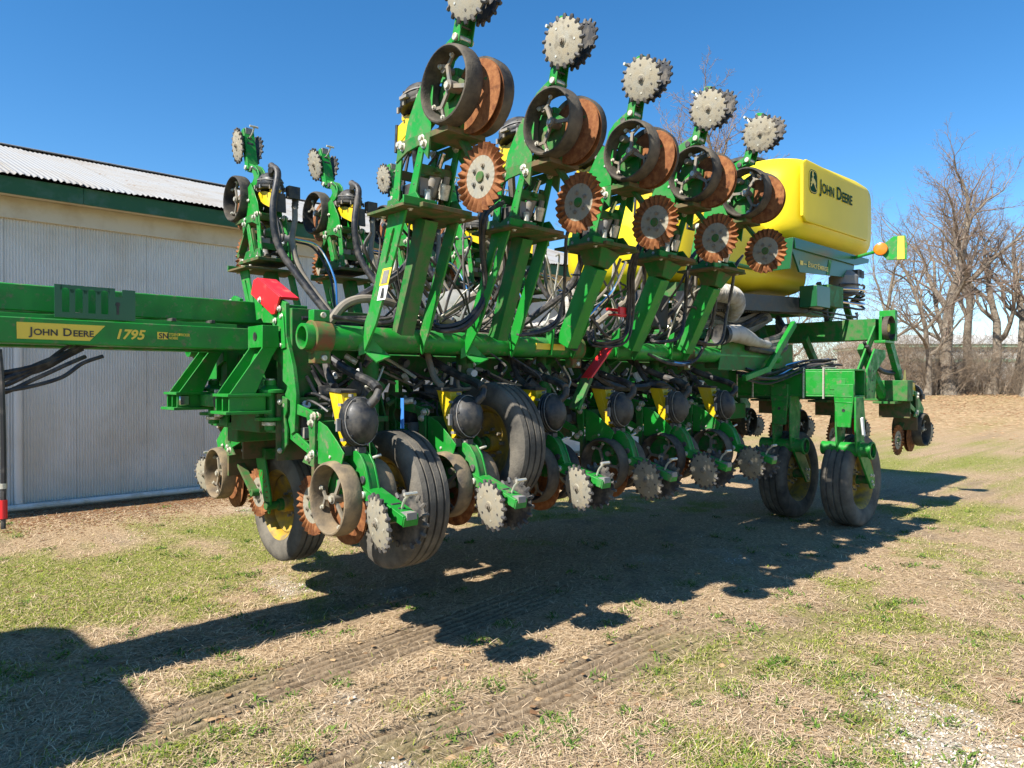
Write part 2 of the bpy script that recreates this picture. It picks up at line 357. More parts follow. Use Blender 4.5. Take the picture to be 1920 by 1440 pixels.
def scatter_ground(n, zmin, zmax, p, amax=.80):
    """points over the visible turf, thinning with distance."""
    u = rng.random(n); q = 1-p
    Z = (zmin**q+u*(zmax**q-zmin**q))**(1/q); a = rng.uniform(-amax, amax, n)
    return a*Z, Z
def blades(name, X, Y, length, width, elev, cols, kind_label, cat):
    n = len(X); az = rng.uniform(0, 2*math.pi, n); z0 = gz(X, Y)
    d = np.stack([np.cos(az), np.sin(az)], -1); s = np.stack([-np.sin(az), np.cos(az)], -1)
    bend = rng.uniform(-.5, .5, n); e2 = elev*rng.uniform(.1, .9, n)
    h1 = length*.5*np.sin(elev); r1 = length*.5*np.cos(elev); h2 = h1+length*.5*np.sin(e2); r2 = r1+length*.5*np.cos(e2)
    P = np.zeros((n, 5, 3)); lift = rng.uniform(0.001, .012, n)
    base = np.stack([X, Y, z0+lift-.002], -1)
    P[:, 0, :2] = s*width[:, None]/2; P[:, 1, :2] = -s*width[:, None]/2
    mid = d*r1[:, None]+s*(bend*length*.12)[:, None]
    P[:, 2, :2] = mid+s*width[:, None]*.42; P[:, 3, :2] = mid-s*width[:, None]*.42; P[:, 2, 2] = h1; P[:, 3, 2] = h1
    P[:, 4, :2] = d*r2[:, None]+s*(bend*length*.4)[:, None]; P[:, 4, 2] = h2
    P += base[:, None, :]
    i = np.arange(n)[:, None]*5
    tri = np.concatenate([i+np.array([[0, 1, 3]]), i+np.array([[0, 3, 2]]), i+np.array([[2, 3, 4]])], 0)
    me = bpy.data.meshes.new(name); np_mesh(me, P.reshape(-1, 3), tri)
    a = me.color_attributes.new('tint', 'FLOAT_COLOR', 'POINT')
    c4 = np.ones((n, 5, 4), np.float32); c4[:, :, :3] = cols[:, None, :]; a.data.foreach_set('color', c4.ravel())
    me.materials.append(attr_mat(name+'_blades'))
    o = bpy.data.objects.new(name, me); COL.objects.link(o); o['kind'] = 'stuff'; o['label'] = kind_label; o['category'] = cat
    return o
# dead straw lying about
X, Y = scatter_ground(320000, 2.5, 20, 1.55); g, gv, so, tr, tw = masks(X, Y)
keep = rng.random(len(X)) < (1-.5*g)*(1-.85*gv)*(1-.8*so)*np.clip(.25+1.5*(fbm(X, Y, 3.1, 3)-.25), 0, 1)*(1-.9*tw)*(1-.97*tr); X, Y, g = X[keep], Y[keep], g[keep]; n = len(X)
k = rng.random(n); cols = lerp_cols((.25, .165, .088), (.78, .60, .40), k)*rng.uniform(.8, 1.1, (n, 1))
blades('dead_straw', X, Y, rng.uniform(.02, .10, n), rng.uniform(.0016, .0036, n)*(1+Y*.05), np.abs(rng.normal(.05, .2, n)), cols, 'pale dead straw lying matted over the turf', 'straw')
# green grass in the patches
X, Y = scatter_ground(380000, 2.5, 19, 1.5); g, gv, so, tr, tw = masks(X, Y)
keep = rng.random(len(X)) < np.clip(g*.95+.035, 0, 1)*(1-.5*gv)*(1-.9*tw); X, Y = X[keep], Y[keep]; n = len(X)
k = rng.random(n); cols = lerp_cols((.06, .115, .012), (.33, .36, .05), k)*rng.uniform(.8, 1.15, (n, 1))
dry = rng.random(n) < .22; cols[dry] = np.array((.46, .36, .18))*rng.uniform(.7, 1.1, (dry.sum(), 1))
blades('green_grass', X, Y, rng.uniform(.012, .038, n), rng.uniform(.0022, .0042, n)*(1+Y*.05), rng.uniform(.2, 1.1, n), cols, 'short green grass growing in patches', 'grass')
# tufts of low weeds
tX, tY = scatter_ground(260, 2.6, 9, 1.5); nb = 34; tX = np.where(track(*tc(tX, tY))[1] > .3, tX+.35, tX)
X = np.repeat(tX, nb)+rng.normal(0, .035, 260*nb); Y = np.repeat(tY, nb)+rng.normal(0, .035, 260*nb); n = len(X)
cols = lerp_cols((.035, .085, .012), (.15, .23, .035), rng.random(n))
blades('low_weeds', X, Y, rng.uniform(.02, .055, n), rng.uniform(.005, .011, n), rng.uniform(.1, .9, n), cols, 'small dark green weed tufts dotted over the turf', 'weeds')
# fallen leaves and limestone chips
def chips(name, X, Y, size, cols, flat, label, cat, zs=.5):
    n = len(X); me = bpy.data.meshes.new(name)
    base = np.array([(1, 0, 0), (.1, .8, .12), (-.9, .25, 0), (-.3, -.75, .1), (0, 0, zs)]); 
    az = rng.uniform(0, 6.28, n); ca, sa_ = np.cos(az), np.sin(az); jit = rng.uniform(.7, 1.3, (n, 5, 3))
    P = base[None]*jit*size[:, None, None]; P[:, :, 2] *= flat
    Q = P.copy(); Q[:, :, 0] = P[:, :, 0]*ca[:, None]-P[:, :, 1]*sa_[:, None]; Q[:, :, 1] = P[:, :, 0]*sa_[:, None]+P[:, :, 1]*ca[:, None]
    Q += np.stack([X, Y, gz(X, Y)+.003], -1)[:, None, :]
    i = np.arange(n)[:, None]*5; tri = np.concatenate([i+np.array([[a, b, 4]]) for a, b in ((0, 1), (1, 2), (2, 3), (3, 0))], 0)
    np_mesh(me, Q.reshape(-1, 3), tri); a = me.color_attributes.new('tint', 'FLOAT_COLOR', 'POINT')
    c4 = np.ones((n, 5, 4), np.float32); c4[:, :, :3] = cols[:, None, :]; a.data.foreach_set('color', c4.ravel())
    me.materials.append(attr_mat(name+'_surface')); o = bpy.data.objects.new(name, me); COL.objects.link(o); o['kind'] = 'stuff'; o['label'] = label; o['category'] = cat
X, Y = scatter_ground(90000, 2.5, 9, 1.5); gv = masks(X, Y)[1]; keep = rng.random(len(X)) < gv*.8; X, Y = X[keep], Y[keep]; n = len(X)
chips('limestone_gravel', X, Y, rng.uniform(.003, .011, n), lerp_cols((.3, .25, .19), (.74, .68, .58), rng.random(n)**1.5), 1.0, 'pale limestone chips scattered on the bare ground', 'gravel', .9)
X, Y = scatter_ground(1100, 2.6, 14, 1.5); n = len(X)
chips('fallen_leaves', X, Y, rng.uniform(.012, .034, n), lerp_cols((.17, .09, .045), (.48, .32, .17), rng.random(n)), .35, 'brown fallen leaves lying on the turf', 'leaves')
Yl = rng.uniform(19, 38, 16000); Xl = rng.uniform(.25, .78, 16000)*Yl; n = len(Xl); kp = rng.random(n) < sstep(18, 31, Yl); Xl, Yl = Xl[kp], Yl[kp]; n = len(Xl)
chips('leaf_litter', Xl, Yl, rng.uniform(.03, .085, n), lerp_cols((.26, .13, .06), (.52, .36, .2), rng.random(n)), .5, 'orange brown leaf litter along the edge of the wood', 'leaves')
Xl = rng.uniform(-7.5, -2.5, 9000); tl, cl = 1.2+rng.random(9000)*3.6, 10.35-np.abs(rng.normal(0, .75, 9000)); Xl, Yl = xy(tl, cl); n = len(Xl)
chips('creeping_weeds', Xl, Yl, rng.uniform(.008, .02, n), lerp_cols((.13, .055, .03), (.24, .13, .055), rng.random(n)), .6, 'reddish brown creeping weeds along the foot of the shed', 'weeds')

# ------------------------------------------------------------------ metal shed
M['sheet'] = mat('galvanised_white_sheet', (0.72, 0.69, 0.645), 0.5, 0.05, dirt=((0.55, 0.49, 0.40), 0.62, 0.2, 0.8), spec=.3)
M['roof_sheet'] = mat('weathered_roof_sheet', (0.34, 0.335, 0.32), 0.55, 0.15, dirt=((0.27, 0.245, 0.215), 0.54, 0.12, 1.2), dirt2=((0.24, 0.185, 0.14), 0.68, 0.05, 6.0), spec=.3)
M['fascia'] = mat('dark_green_fascia', (0.014, 0.095, 0.036), 0.6, dirt=((0.06, 0.14, 0.10), 0.6, 0.1, 5.0))
M['cream'] = mat('cream_board', (0.62, 0.56, 0.45), 0.75, dirt=((0.52, 0.44, 0.32), 0.6, 0.12, 3.0))
M['pvc'] = mat('white_pipe', (0.72, 0.70, 0.66), 0.4, dirt=((0.5, 0.44, 0.34), 0.62, 0.12, 5.0))
shed = Thing('metal_shed', 3, 10.5, 'long pale corrugated metal shed with green fascia behind the planter', 'shed')
def corr_sheet(name, length, pitch, amp, o, ax, ay, h, key, edge=None, seg=6):
    """sine-corrugated sheet: waves along ax, height h along ay."""
    o, ax, ay = Vector(o), Vector(ax), Vector(ay); nn = ax.cross(ay); k = int(round(length/pitch*seg)); m = MB(); v = []
    rows = [0, 1] if edge is None else [0, .03, 1]
    for j, fr in enumerate(rows):
        for i in range(k+1):
            x = i*pitch/seg; e = edge(x) if (edge and j == 0) else 0
            v.append(o+ax*x+ay*(h*fr)+nn*(amp*math.sin(2*math.pi*i/seg))+nn*0+Vector((0, 0, e)))
    w = k+1; m.add(v, [(r*w+i, r*w+i+1, (r+1)*w+i+1, (r+1)*w+i) for r in range(len(rows)-1) for i in range(k)], key, True)
    return m.mesh(name)
pw = 0.032*25; wallm = corr_sheet('wall_sheet', pw+.02, .032, .0062, (0, 0, 0), (1, 0, 0), (0, 0, 1), 3.56, 'sheet')
for i in range(24):
    o = link('wall_sheet', wallm, shed.o, (-3-5.0+i*pw, -.008*(i % 2), .04+random.uniform(-.008, .008)))
m = MB()
for i in range(24):
    for zz in (.5, 1.25, 2.0, 2.75, 3.4):
        for q in range(5):
            x = -5.0+i*pw+.04+q*.16; m.cyl((x, 10.5-.006, zz+.04), (x, 10.478, zz+.04), .008, 'sheet', 6)
shed.part('sheet_screws', m)['kind'] = 'stuff'
shed.part('frieze_board', MB().box((-6, 10.44, 3.57), (14.5, 10.52, 3.83), 'cream'), .004)
shed.part('soffit', MB().box((-6, 10.17, 3.832), (14.5, 10.6, 3.85), 'cream'))
shed.part('wall_core', MB().box((-5.0, 10.53, .0), (14.2, 18.4, 3.8), 'cream'))
m = MB()
x = -6.0
while x < 14.5:
    L = 4.1; m.box((x, 10.13, 3.80), (min(x+L, 14.5)-.004, 10.165, 4.0), 'fascia'); x += L
shed.part('fascia_board', m, .003)
ra = math.atan2(1.50, 4.45); rw = .068*10
for i in range(30):
    def edge(x, i=i): return -.012*math.sin((x+i*rw)*1.7)-random.uniform(0, .012)-(.05*max(0, math.sin((x+i*rw-3.3)*1.1))**8)
    rm = corr_sheet('roof_sheet', rw+.05, .068, .0075, (0, 0, 0), (1, 0, 0), (0, math.cos(ra), math.sin(ra)), 4.72, 'roof_sheet', edge, 6)
    link('roof_sheet', rm, shed.o, (-3-6.0+i*rw, 10.05-10.5, 4.025+.006*(i % 2)+random.uniform(-.004, .004)))
back = MB().add([(-6, 14.50, 5.56), (14.5, 14.50, 5.56), (14.5, 19.0, 4.05), (-6, 19.0, 4.05)], [(0, 1, 2, 3)], 'roof_sheet')
back.add([(-6, 10.2, 4.0), (14.45, 10.2, 4.0), (14.45, 14.4, 5.46), (-6, 14.4, 5.46)], [(0, 1, 2, 3)], 'roof_sheet')
shed.part('roof_back_slope', back)
shed.part('ridge_cap', MB().prism([(-.2, -.058), (0, .0), (.2, -.07), (.2, -.085), (0, -.03), (-.2, -.075)], (-6, 14.50, 5.575), (0, 1, 0), (0, 0, 1), 20.5, 'roof_sheet'))
gab = MB().prism([(10.53, 3.8), (14.5, 5.45), (18.4, 4.1), (18.4, 3.8)], (14.2, 0, 0), (0, 1, 0), (0, 0, 1), .03, 'sheet', .03); shed.part('gable', gab)
shed.part('downspout', MB().tube(spline([(1.55, 10.42, 2.4), (1.55, 10.42, .3), (1.57, 10.41, .12)]), .045, 'sheet', 10))
shed.part('base_pipe', MB().tube([(.4, 10.33, .06), (4.0, 10.34, .055), (9, 10.35, .05)], .038, 'pvc', 10))

# ------------------------------------------------------------------ wood behind: bare trees, brush, far building
M['bark'] = mat('grey_brown_bark', (0.17, 0.135, 0.10), 0.9, dirt=((0.27, 0.23, 0.18), 0.52, 0.12, 6.0), dirt2=((0.09, 0.07, 0.05), 0.62, 0.08, 9.0), bump=.6, bscale=14, spec=.1)
M['twig'] = mat('red_brown_twigs', (0.21, 0.16, 0.13), 0.85, spec=.1, dirt=((0.27, 0.20, 0.15), 0.5, 0.2, .6))
M['brush'] = mat('dry_brush_stems', (0.27, 0.20, 0.14), 0.9, spec=.1, dirt=((0.36, 0.29, 0.21), 0.5, 0.2, .9))
def seg_mesh(name, segs, keys, n=3):
    """vectorised open prisms for thin branches: segs = (p0, p1, r0, r1)."""
    A = np.array([s[0] for s in segs]); B = np.array([s[1] for s in segs]); r0 = np.array([s[2] for s in segs]); r1 = np.array([s[3] for s in segs])
    d = B-A; d /= np.maximum(np.linalg.norm(d, axis=1, keepdims=True), 1e-9)
    ref = np.where(np.abs(d[:, 2:3]) > .9, np.array([[1., 0, 0]]), np.array([[0, 0, 1.]])); s = np.cross(d, ref); s /= np.linalg.norm(s, axis=1, keepdims=True); u = np.cross(s, d)
    k = len(segs); P = np.zeros((k, 2*n, 3))
    for j in range(n):
        a = 2*math.pi*j/n; o = s*math.cos(a)+u*math.sin(a); P[:, j] = A+o*r0[:, None]; P[:, n+j] = B+o*r1[:, None]
    i = np.arange(k)[:, None]*2*n
    f = np.concatenate([i+np.array([[j, (j+1) % n, n+(j+1) % n, n+j]]) for j in range(n)], 0)
    me = bpy.data.meshes.new(name); np_mesh(me, P.reshape(-1, 3), f); me.materials.append(M[keys]); return me
def make_tree(seed, h, r, lean=(0, 0), spread=.8, fork=.35, kids=(9, 7, 6, 5), minr=.006):
    R = random.Random(seed); big = []; fine = []; 
    def branch(p, d, L, r, lev):
        n = (9, 7, 5, 4, 3)[lev]; pts = [p]; rs = [r]; dirs = [d]; end = (.35, .22, .25, .35, .5)[lev]
        w = (.10, .20, .24, .28, .3)[lev]
        for i in range(n):
            d = (d+Vector((R.gauss(0, w), R.gauss(0, w), R.gauss(0, w*.7)))+Vector((0, 0, (.03, .06, .05, .05, .04)[lev]))).normalized()
            p = p+d*(L/n); pts.append(p); rs.append(max(minr*.6, r*(1-(1-end)*(i+1)/n))); dirs.append(d)
        if lev <= 1: big.append((pts, rs))
        else:
            for i in range(n): fine.append((pts[i], pts[i+1], max(rs[i], minr), max(rs[i+1], minr*.7)))
        if lev < 4:
            kc = kids[lev]
            for q in range(kc):
                f = (fork if lev == 0 else .18)+(1-(fork if lev == 0 else .18))*(q+R.random()*.8)/kc; f = min(f, .99)
                i = min(int(f*n), n-1); pp = pts[i].lerp(pts[i+1], f*n-i); dd = dirs[i+1]
                ang = R.uniform(.45, 1.05)*(spread if lev == 0 else .9); az = R.uniform(0, 6.283)
                _, s, u = basis(dd); nd = (dd*math.cos(ang)+(s*math.cos(az)+u*math.sin(az))*math.sin(ang)).normalized()
                if nd.z < -.35: nd.z *= -.3
                ln = L*(.62, .55, .52, .5)[lev]*(1.15-.55*f)*R.uniform(.75, 1.25)
                branch(pp, nd, ln, max(minr, rs[i]*(.66, .58, .5, .55)[lev]), lev+1)
            if lev < 3: branch(pts[-1], dirs[-1], L*.4, rs[-1], lev+1)
    d0 = Vector((lean[0], lean[1], 1)).normalized()
    branch(Vector((0, 0, -.2)), d0, h*.72, r, 0)
    mt = MB(); mb = MB()
    for i, (pts, rs) in enumerate(big):
        if i == 0: rs = [rs[0]*1.45]+rs[1:]; mt.tube(pts, rs, 'bark', 10)
        else: mb.tube(pts, rs, 'bark', 6)
    return mt.mesh('trunk'), mb.mesh('limbs'), seg_mesh('twigs', fine, 'twig')
TREES = {}
def tree(kind, args, X, Y, rz, sc, label):
    if kind not in TREES: TREES[kind] = make_tree(**args)
    o = bpy.data.objects.new('bare_tree', None); COL.objects.link(o); o.location = (X, Y, float(bank(np.array(X), np.array(Y)))); o.rotation_euler = (0, 0, rz); o.scale = (sc, sc, sc)
    o['label'] = label; o['category'] = 'tree'; o['group'] = 'bare trees at the edge of the wood'
    for nm, me in zip(('trunk', 'limbs', 'twigs'), TREES[kind]): link(nm, me, o)
KA = dict(seed=3, h=15.0, r=.38, spread=.85, fork=.36, kids=(6, 6, 6, 5), minr=.0045)
KB = dict(seed=11, h=11, r=.30, lean=(.32, 0), spread=.8, fork=.35, kids=(5, 6, 6, 4), minr=.0045)
KC = dict(seed=23, h=16.5, r=.36, spread=.62, fork=.42, kids=(8, 7, 6, 5), minr=.009)
KD = dict(seed=31, h=8.5, r=.16, lean=(-.15, .1), spread=.9, fork=.25, kids=(6, 6, 5, 4), minr=.0045)
tree('A', KA, 20.9, 34, .4, .84, 'tallest upright bare tree at the right, beyond the rear row unit')
tree('B', KB, 23.3, 34.5, .25, .85, 'bare tree leaning right, second trunk from the tallest one')
tree('B', KB, 24.0, 33, -.15, .95, 'thick bare trunk leaning out of the frame at the right edge')
tree('D', KD, 19.6, 33.5, 2.6, 1.0, 'slender bare tree leaning left against the tallest trunk')
tree('D', KD, 22.6, 36, .8, 1.15, 'thin pale bare stem between the two leaning trunks')
tree('C', KC, 7.7, 38, 1.2, 1.0, 'tall bare tree showing above the raised row units')
tree('D', KD, 4.6, 38, 3.4, 1.15, 'bare tree half hidden behind the left raised seed tubes')
tree('D', KD, 15.6, 40, 3.0, 1.0, 'bare tree whose twigs show between the yellow tank and the amber lamp')
tree('D', KD, 17.4, 35, 4.4, 1.0, 'small bare tree just right of the green and yellow marker paddle')
tree('B', KB, 25.2, 35.5, .1, .9, 'bare tree at the right edge whose limbs arch over the frame')
tree('C', KC, 27.5, 43, 5.0, .8, 'farthest bare tree, pale behind the leaning trunks')
segs = []
R = random.Random(5)
for i in range(3000):
    X = R.choice((R.uniform(8, 29), R.gauss(17, 2.2), R.gauss(20.5, .8), R.gauss(24, .7))); Y = R.uniform(33.5, 40); p = Vector((X, Y, float(bank(np.array(X), np.array(Y)))-.05)); d = Vector((R.gauss(0, .35), R.gauss(0, .3), 1)).normalized(); L = R.uniform(.5, 3.8)*(1.2 if X < 20 else .85); r = R.uniform(.005, .013)
    for q in range(4):
        d2 = (d+Vector((R.gauss(0, .25), R.gauss(0, .25), R.gauss(0, .12)-.06*q))).normalized(); p2 = p+d2*L/4; segs.append((p, p2, r*(1-q*.2), r*(.8-q*.2))); 
        if q > 0:
            for _ in range(2):
                e = (d2+Vector((R.gauss(0, .7), R.gauss(0, .7), R.gauss(0, .4)))).normalized(); segs.append((p2, p2+e*L*.28, r*.5, r*.35))
        p, d = p2, d2
br = bpy.data.objects.new('brush', seg_mesh('brush', segs, 'brush')); COL.objects.link(br); br['kind'] = 'stuff'; br['label'] = 'tangled leafless brush under the bare trees'; br['category'] = 'brush'
M['far_wall'] = mat('pale_wall', (0.50, 0.48, 0.43), .8, dirt=((.5, .48, .42), .6, .15, .4)); M['far_green'] = mat('pale_green_trim', (0.30, 0.44, 0.30), .7)
fb = bpy.data.objects.new('far_building', None); COL.objects.link(fb); fb.location = (43, 62, .6); fb['label'] = 'long white building with pale green trim behind the bare trees'; fb['category'] = 'building'
link('wall', MB().box((-10, 0, -1), (14, 10, 3.9), 'far_wall').mesh('wall'), fb)
link('eave_trim', MB().box((-10.3, -.3, 3.9), (14.3, 10.3, 4.15), 'far_green').mesh('eave_trim'), fb)
link('roof', MB().prism([(-.4, 4.15), (5, 5.3), (10.4, 4.15)], (-10.4, 0, 0), (0, 1, 0), (0, 0, 1), 24.8, 'far_wall').mesh('roof'), fb)
link('stripe', MB().box((-10.02, -.05, 2.6), (14.02, -.003, 2.85), 'far_green').mesh('stripe'), fb)
for x in (-7, -1, 5, 11): link('door_panel', MB().box((x-1.4, -.06, -.9), (x+1.4, -.004, 2.2), 'far_wall').mesh('door_panel'), fb, bevel=.02)

# ------------------------------------------------------------------ the planter
planter = Thing('row_crop_planter', 5.0, 4.55, 'green and yellow folding row crop planter parked beside the shed', 'planter')
P = planter.part
UP = Vector((0, 0, 1))

# ---- row unit, written in (r, l, h): rearward, lateral, up; origin on the gauge wheel axle
def gauge_wheel_mesh(sgn, tyre='rubber'):
    m = MB(); ax = (0, sgn, 0); o = (0, 0, 0)
    prof = [(.165, -.045), (.182, -.052), (.196, -.050), (.203, -.036), (.204, -.01), (.203, .02), (.199, .044), (.194, .053), (.186, .056), (.180, .051), (.177, .040), (.174, .030), (.172, .0), (.165, -.03), (.165, -.045)]
    m.lathe(prof, o, ax, tyre, 40)
    d = Vector(ax)
    m.cyl(d*-.03, d*.022, .030, 'steel', 14); m.cyl(d*.022, d*.034, .018, 'zinc', 8)
    for k in range(3):
        a = 2*math.pi*k/3+.35; e = Vector((math.cos(a), 0, math.sin(a)))
        m.beam(d*.002+e*.02, d*-.006+e*.128, .021, .014, 'steel', up=ax)
        for q in (-.34, .34):
            e2 = Vector((math.cos(a+q), 0, math.sin(a+q)))
            m.beam(d*-.006+e*.118, d*-.010+e2*.17, .016, .012, 'steel', up=ax); m.bolt(d*-.002+e2*.158, ax, .009, .014)
    return m.mesh('gauge_wheel')
def coulter_mesh():
    m = MB(); nf = 25; n = nf*6
    for side, off in ((1, .003), (-1, -.003)):
        rings = [.018, .10, .118, .135, .155, .175, .192]; v = []
        for i, r in enumerate(rings):
            for j in range(n):
                a = 2*math.pi*j/n; k = max(0, (r-.115)/.077); w = .013*min(1, k*1.6)*math.sin(nf*a+k*.6)
                rr = r*(1+(.018*math.cos(nf*a*1.0) if i == 6 else 0)); v.append((rr*math.cos(a), off+w, rr*math.sin(a)))
        for i in range(len(rings)-1):
            fs = []
            for j in range(n):
                f = (j, n+j, n+(j+1) % n, (j+1) % n); fs.append([x+i*n for x in (f if side < 0 else f[::-1])])
            if i == 0: m.add(v, fs, 'disc', True); base = len(m.v)-len(v)
            else:
                ki = m.mi('disc' if i < 2 else 'rust')
                for f in fs: m.f.append([x+base for x in f]); m.m.append(ki); m.sm.append(True)
        for k in range(5):
            a = 2*math.pi*k/5; m.bolt((.062*math.cos(a), off, .062*math.sin(a)), (0, side, 0), .009, .016, 'steel')
        m.lathe([(.002, off*3), (.028, off*3), (.032, off)], (0, 0, 0), (0, 1, 0), 'green_dusty_shaded', 16)
    return m.mesh('coulter')
def opener_mesh(sgn):
    m = MB(); m.lathe([(.02, .012), (.09, .010), (.14, .004), (.19, 0), (.19, -.004), (.14, -.001), (.02, .004)], (0, 0, 0), (0, sgn, 0), 'rust', 44)
    return m.mesh('opener_disc')
def closing_wheel_mesh(sgn):
    m = MB(); m.lathe([(.0, .006), (.026, .006), (.03, .002), (.12, .0), (.136, -.006), (.138, -.016), (.12, -.014), (.0, -.01)], (0, 0, 0), (0, sgn, 0), 'disc', 40, keys=['disc']*4+['tooth']*3)
    for k in range(17):
        a = 2*math.pi*k/17; e = Vector((math.cos(a), 0, math.sin(a))); tn = Vector((-math.sin(a), 0, math.cos(a)))
        p = Vector((0, -sgn*.010, 0))
        m.tube([p+e*.122, p+e*.144+tn*.002, p+e*.154+tn*.005+Vector((0, sgn*.001, 0))], [.014, .0125, .009], 'tooth', 6)
    for k in range(6):
        a = 2*math.pi*k/6+.3; m.cyl((.088*math.cos(a), sgn*.0005, .088*math.sin(a)), (.088*math.cos(a), sgn*.0035, .088*math.sin(a)), .007, 'zinc' if k % 2 else 'tooth', 8)
    m.bolt((0, sgn*.006, 0), (0, sgn, 0), .012, .018, 'steel'); return m.mesh('closing_wheel')
def shank_mesh():
    m = MB(); g = 'green_dusty_shaded'; ex, ey = (1, 0, 0), (0, 0, 1)
    # side shrouds round the meter
    for l in (-.105, .099):
        m.prism([(-.19, .17), (.05, .15), (.095, .25), (.02, .31), (-.09, .385), (-.19, .415)], (0, l, 0), ex, ey, .006, 'green')
    m.box((-.196, -.098, .14), (-.178, .098, .41), g)                        # front wall
    m.box((-.23, -.13, -.0), (-.198, .13, .20), 'soiled')               # front plate, soil on its face
    m.prism([(-.2, .0), (.04, -.03), (.09, .04), (.10, .15), (.0, .19), (-.2, .17)], (0, .045, 0), ex, ey, .09, g)      # casting between the discs
    m.prism([(-.16, .02), (-.05, -.17), (.02, -.18), (.03, -.02)], (0, .02, 0), ex, ey, .04, 'green_dirty')             # opener shank
    for s in (-1, 1):                                                        # gauge wheel arms and brackets
        m.beam((-.02, s*.062, .10), (0, s*.085, 0), .03, .045, 'green', up=(1, 0, 0)); m.cyl((0, s*.05, 0), (0, s*.085, 0), .026, 'steel', 12)
        m.prism([(-.34, .17), (-.2, .15), (-.19, .28), (-.19, .44), (-.30, .47), (-.26, .36), (-.25, .25)], (0, s*.125+.008, 0), ex, ey, .014, g)
        m.bolt((-.225, s*.126, .40), (0, s, 0), .016, .026); m.bolt((-.255, s*.126, .20), (0, s, 0), .016, .026)
        m.bolt((-.05, s*.106, .22), (0, s, 0), .010, .012)
    # coulter arm
    m.beam((-.2, .035, .10), (-.46, .035, -.10), .022, .06, 'green_dirty', up=(0, 1, 0)); m.cyl((-.47, -.012, -.11), (-.47, .06, -.11), .028, 'green_dirty', 12)
    return m.mesh('row_unit')
def arm_mesh():
    m = MB(); m.prism([(-.03, -.03), (0, -.035), (.34, -.022), (.37, 0), (.34, .022), (0, .035), (-.03, .03)], (0, .006, 0), (1, 0, 0), (0, 0, 1), .012, 'green')
    m.bolt((0, .006, 0), (0, 1, 0), .016, .022); m.bolt((0, -.006, 0), (0, -1, 0), .016, .022); m.bolt((.34, .006, 0), (0, 1, 0), .016, .022); m.bolt((.34, -.006, 0), (0, -1, 0), .016, .022)
    for x in (.1, .2, .27): m.cyl((x, -.008, 0), (x, .008, 0), .006, 'tooth', 6)
    return m.mesh('parallel_arm')
def arm_ladder_mesh():
    m = MB()
    for h0, h1 in ((.44, .48), (.22, .34)):
        m.beam((-.30, .1, .29), (-.52, .1, .36), .02, .03, 'green_dirty') if h0 < .3 else None; m.beam((-.36, -.11, (h0+h1)/2), (-.36, .11, (h0+h1)/2), .05, .018, 'green_dirty'); m.beam((-.47, -.11, h1), (-.47, .11, h1), .05, .018, 'green_dirty')
    m.beam((-.36, 0, .24), (-.36, 0, .47), .035, .02, 'green_dirty'); m.beam((-.47, 0, .33), (-.47, 0, .49), .035, .02, 'green_dirty')
    return m.mesh('arm_cross_brace')
def mount_mesh():
    m = MB(); g = 'green_dusty_shaded'
    m.box((-.60, -.17, .16), (-.575, .17, .56), 'soiled')
    for s in (-1, 1):
        m.prism([(-.575, .20), (-.50, .26), (-.50, .36), (-.53, .42), (-.50, .46), (-.50, .53), (-.575, .55)], (0, s*.14+.006, 0), (1, 0, 0), (0, 0, 1), .012, g)
        for h in (.22, .51): m.bolt((-.574, s*.155, h), (1, 0, 0), .011, .014)
    return m.mesh('mounting_head')
def actuator_mesh():
    m = MB()
    m.cyl((-.55, .03, .40), (-.36, .03, .30), .034, 'grey_part', 12); m.cyl((-.36, .03, .30), (-.26, .03, .24), .016, 'chrome', 8)
    m.box((-.52, -.09, .36), (-.42, -.02, .46), 'black'); m.box((-.50, -.085, .30), (-.40, -.03, .362), 'grey_part')
    m.cyl((-.47, -.06, .46), (-.42, -.06, .50), .026, 'white', 10); m.cyl((-.5, .07, .30), (-.42, .07, .27), .03, 'zinc', 10); m.cyl((-.42, .07, .27), (-.38, .07, .26), .018, 'steel', 8)
    m.cyl((-.56, -.05, .28), (-.47, -.05, .28), .02, 'zinc', 8); m.box((-.48, .03, .42), (-.40, .10, .48), 'grey_part')
    m.tube(spline([(-.45, -.05, .47), (-.38, -.07, .52), (-.28, -.06, .50), (-.20, -.04, .46)]), .008, 'hose', 6)
    m.tube(spline([(-.42, .06, .46), (-.36, .09, .50), (-.30, .05, .42), (-.24, .06, .34)]), .007, 'hose', 6)
    m.tube(spline([(-.52, .0, .45), (-.50, -.03, .54), (-.40, -.02, .56), (-.22, -.01, .52)]), .010, 'hose', 6)
    return m.mesh('downforce_actuator')
def hopper_mesh():
    m = MB()
    m.prism([(-.20, .60), (-.05, .59), (.005, .43), (.02, .31), (-.03, .27), (-.11, .40)], (0, .06, 0), (1, 0, 0), (0, 0, 1), .12, 'yellow')
    m.prism([(-.17, .57), (-.09, .565), (-.03, .41), (-.07, .40)], (0, -.0605, 0), (1, 0, 0), (0, 0, 1), .004, 'yellow'); m.box((-.03, -.05, .36), (.012, .05, .375), 'black')
    m.prism([(-.215, .597), (-.04, .586), (-.038, .604), (-.215, .616)], (0, .07, 0), (1, 0, 0), (0, 0, 1), .14, 'black')
    m.box((-.02, -.05, .50), (.005, .05, .56), 'yellow')
    return m.mesh('mini_hopper')
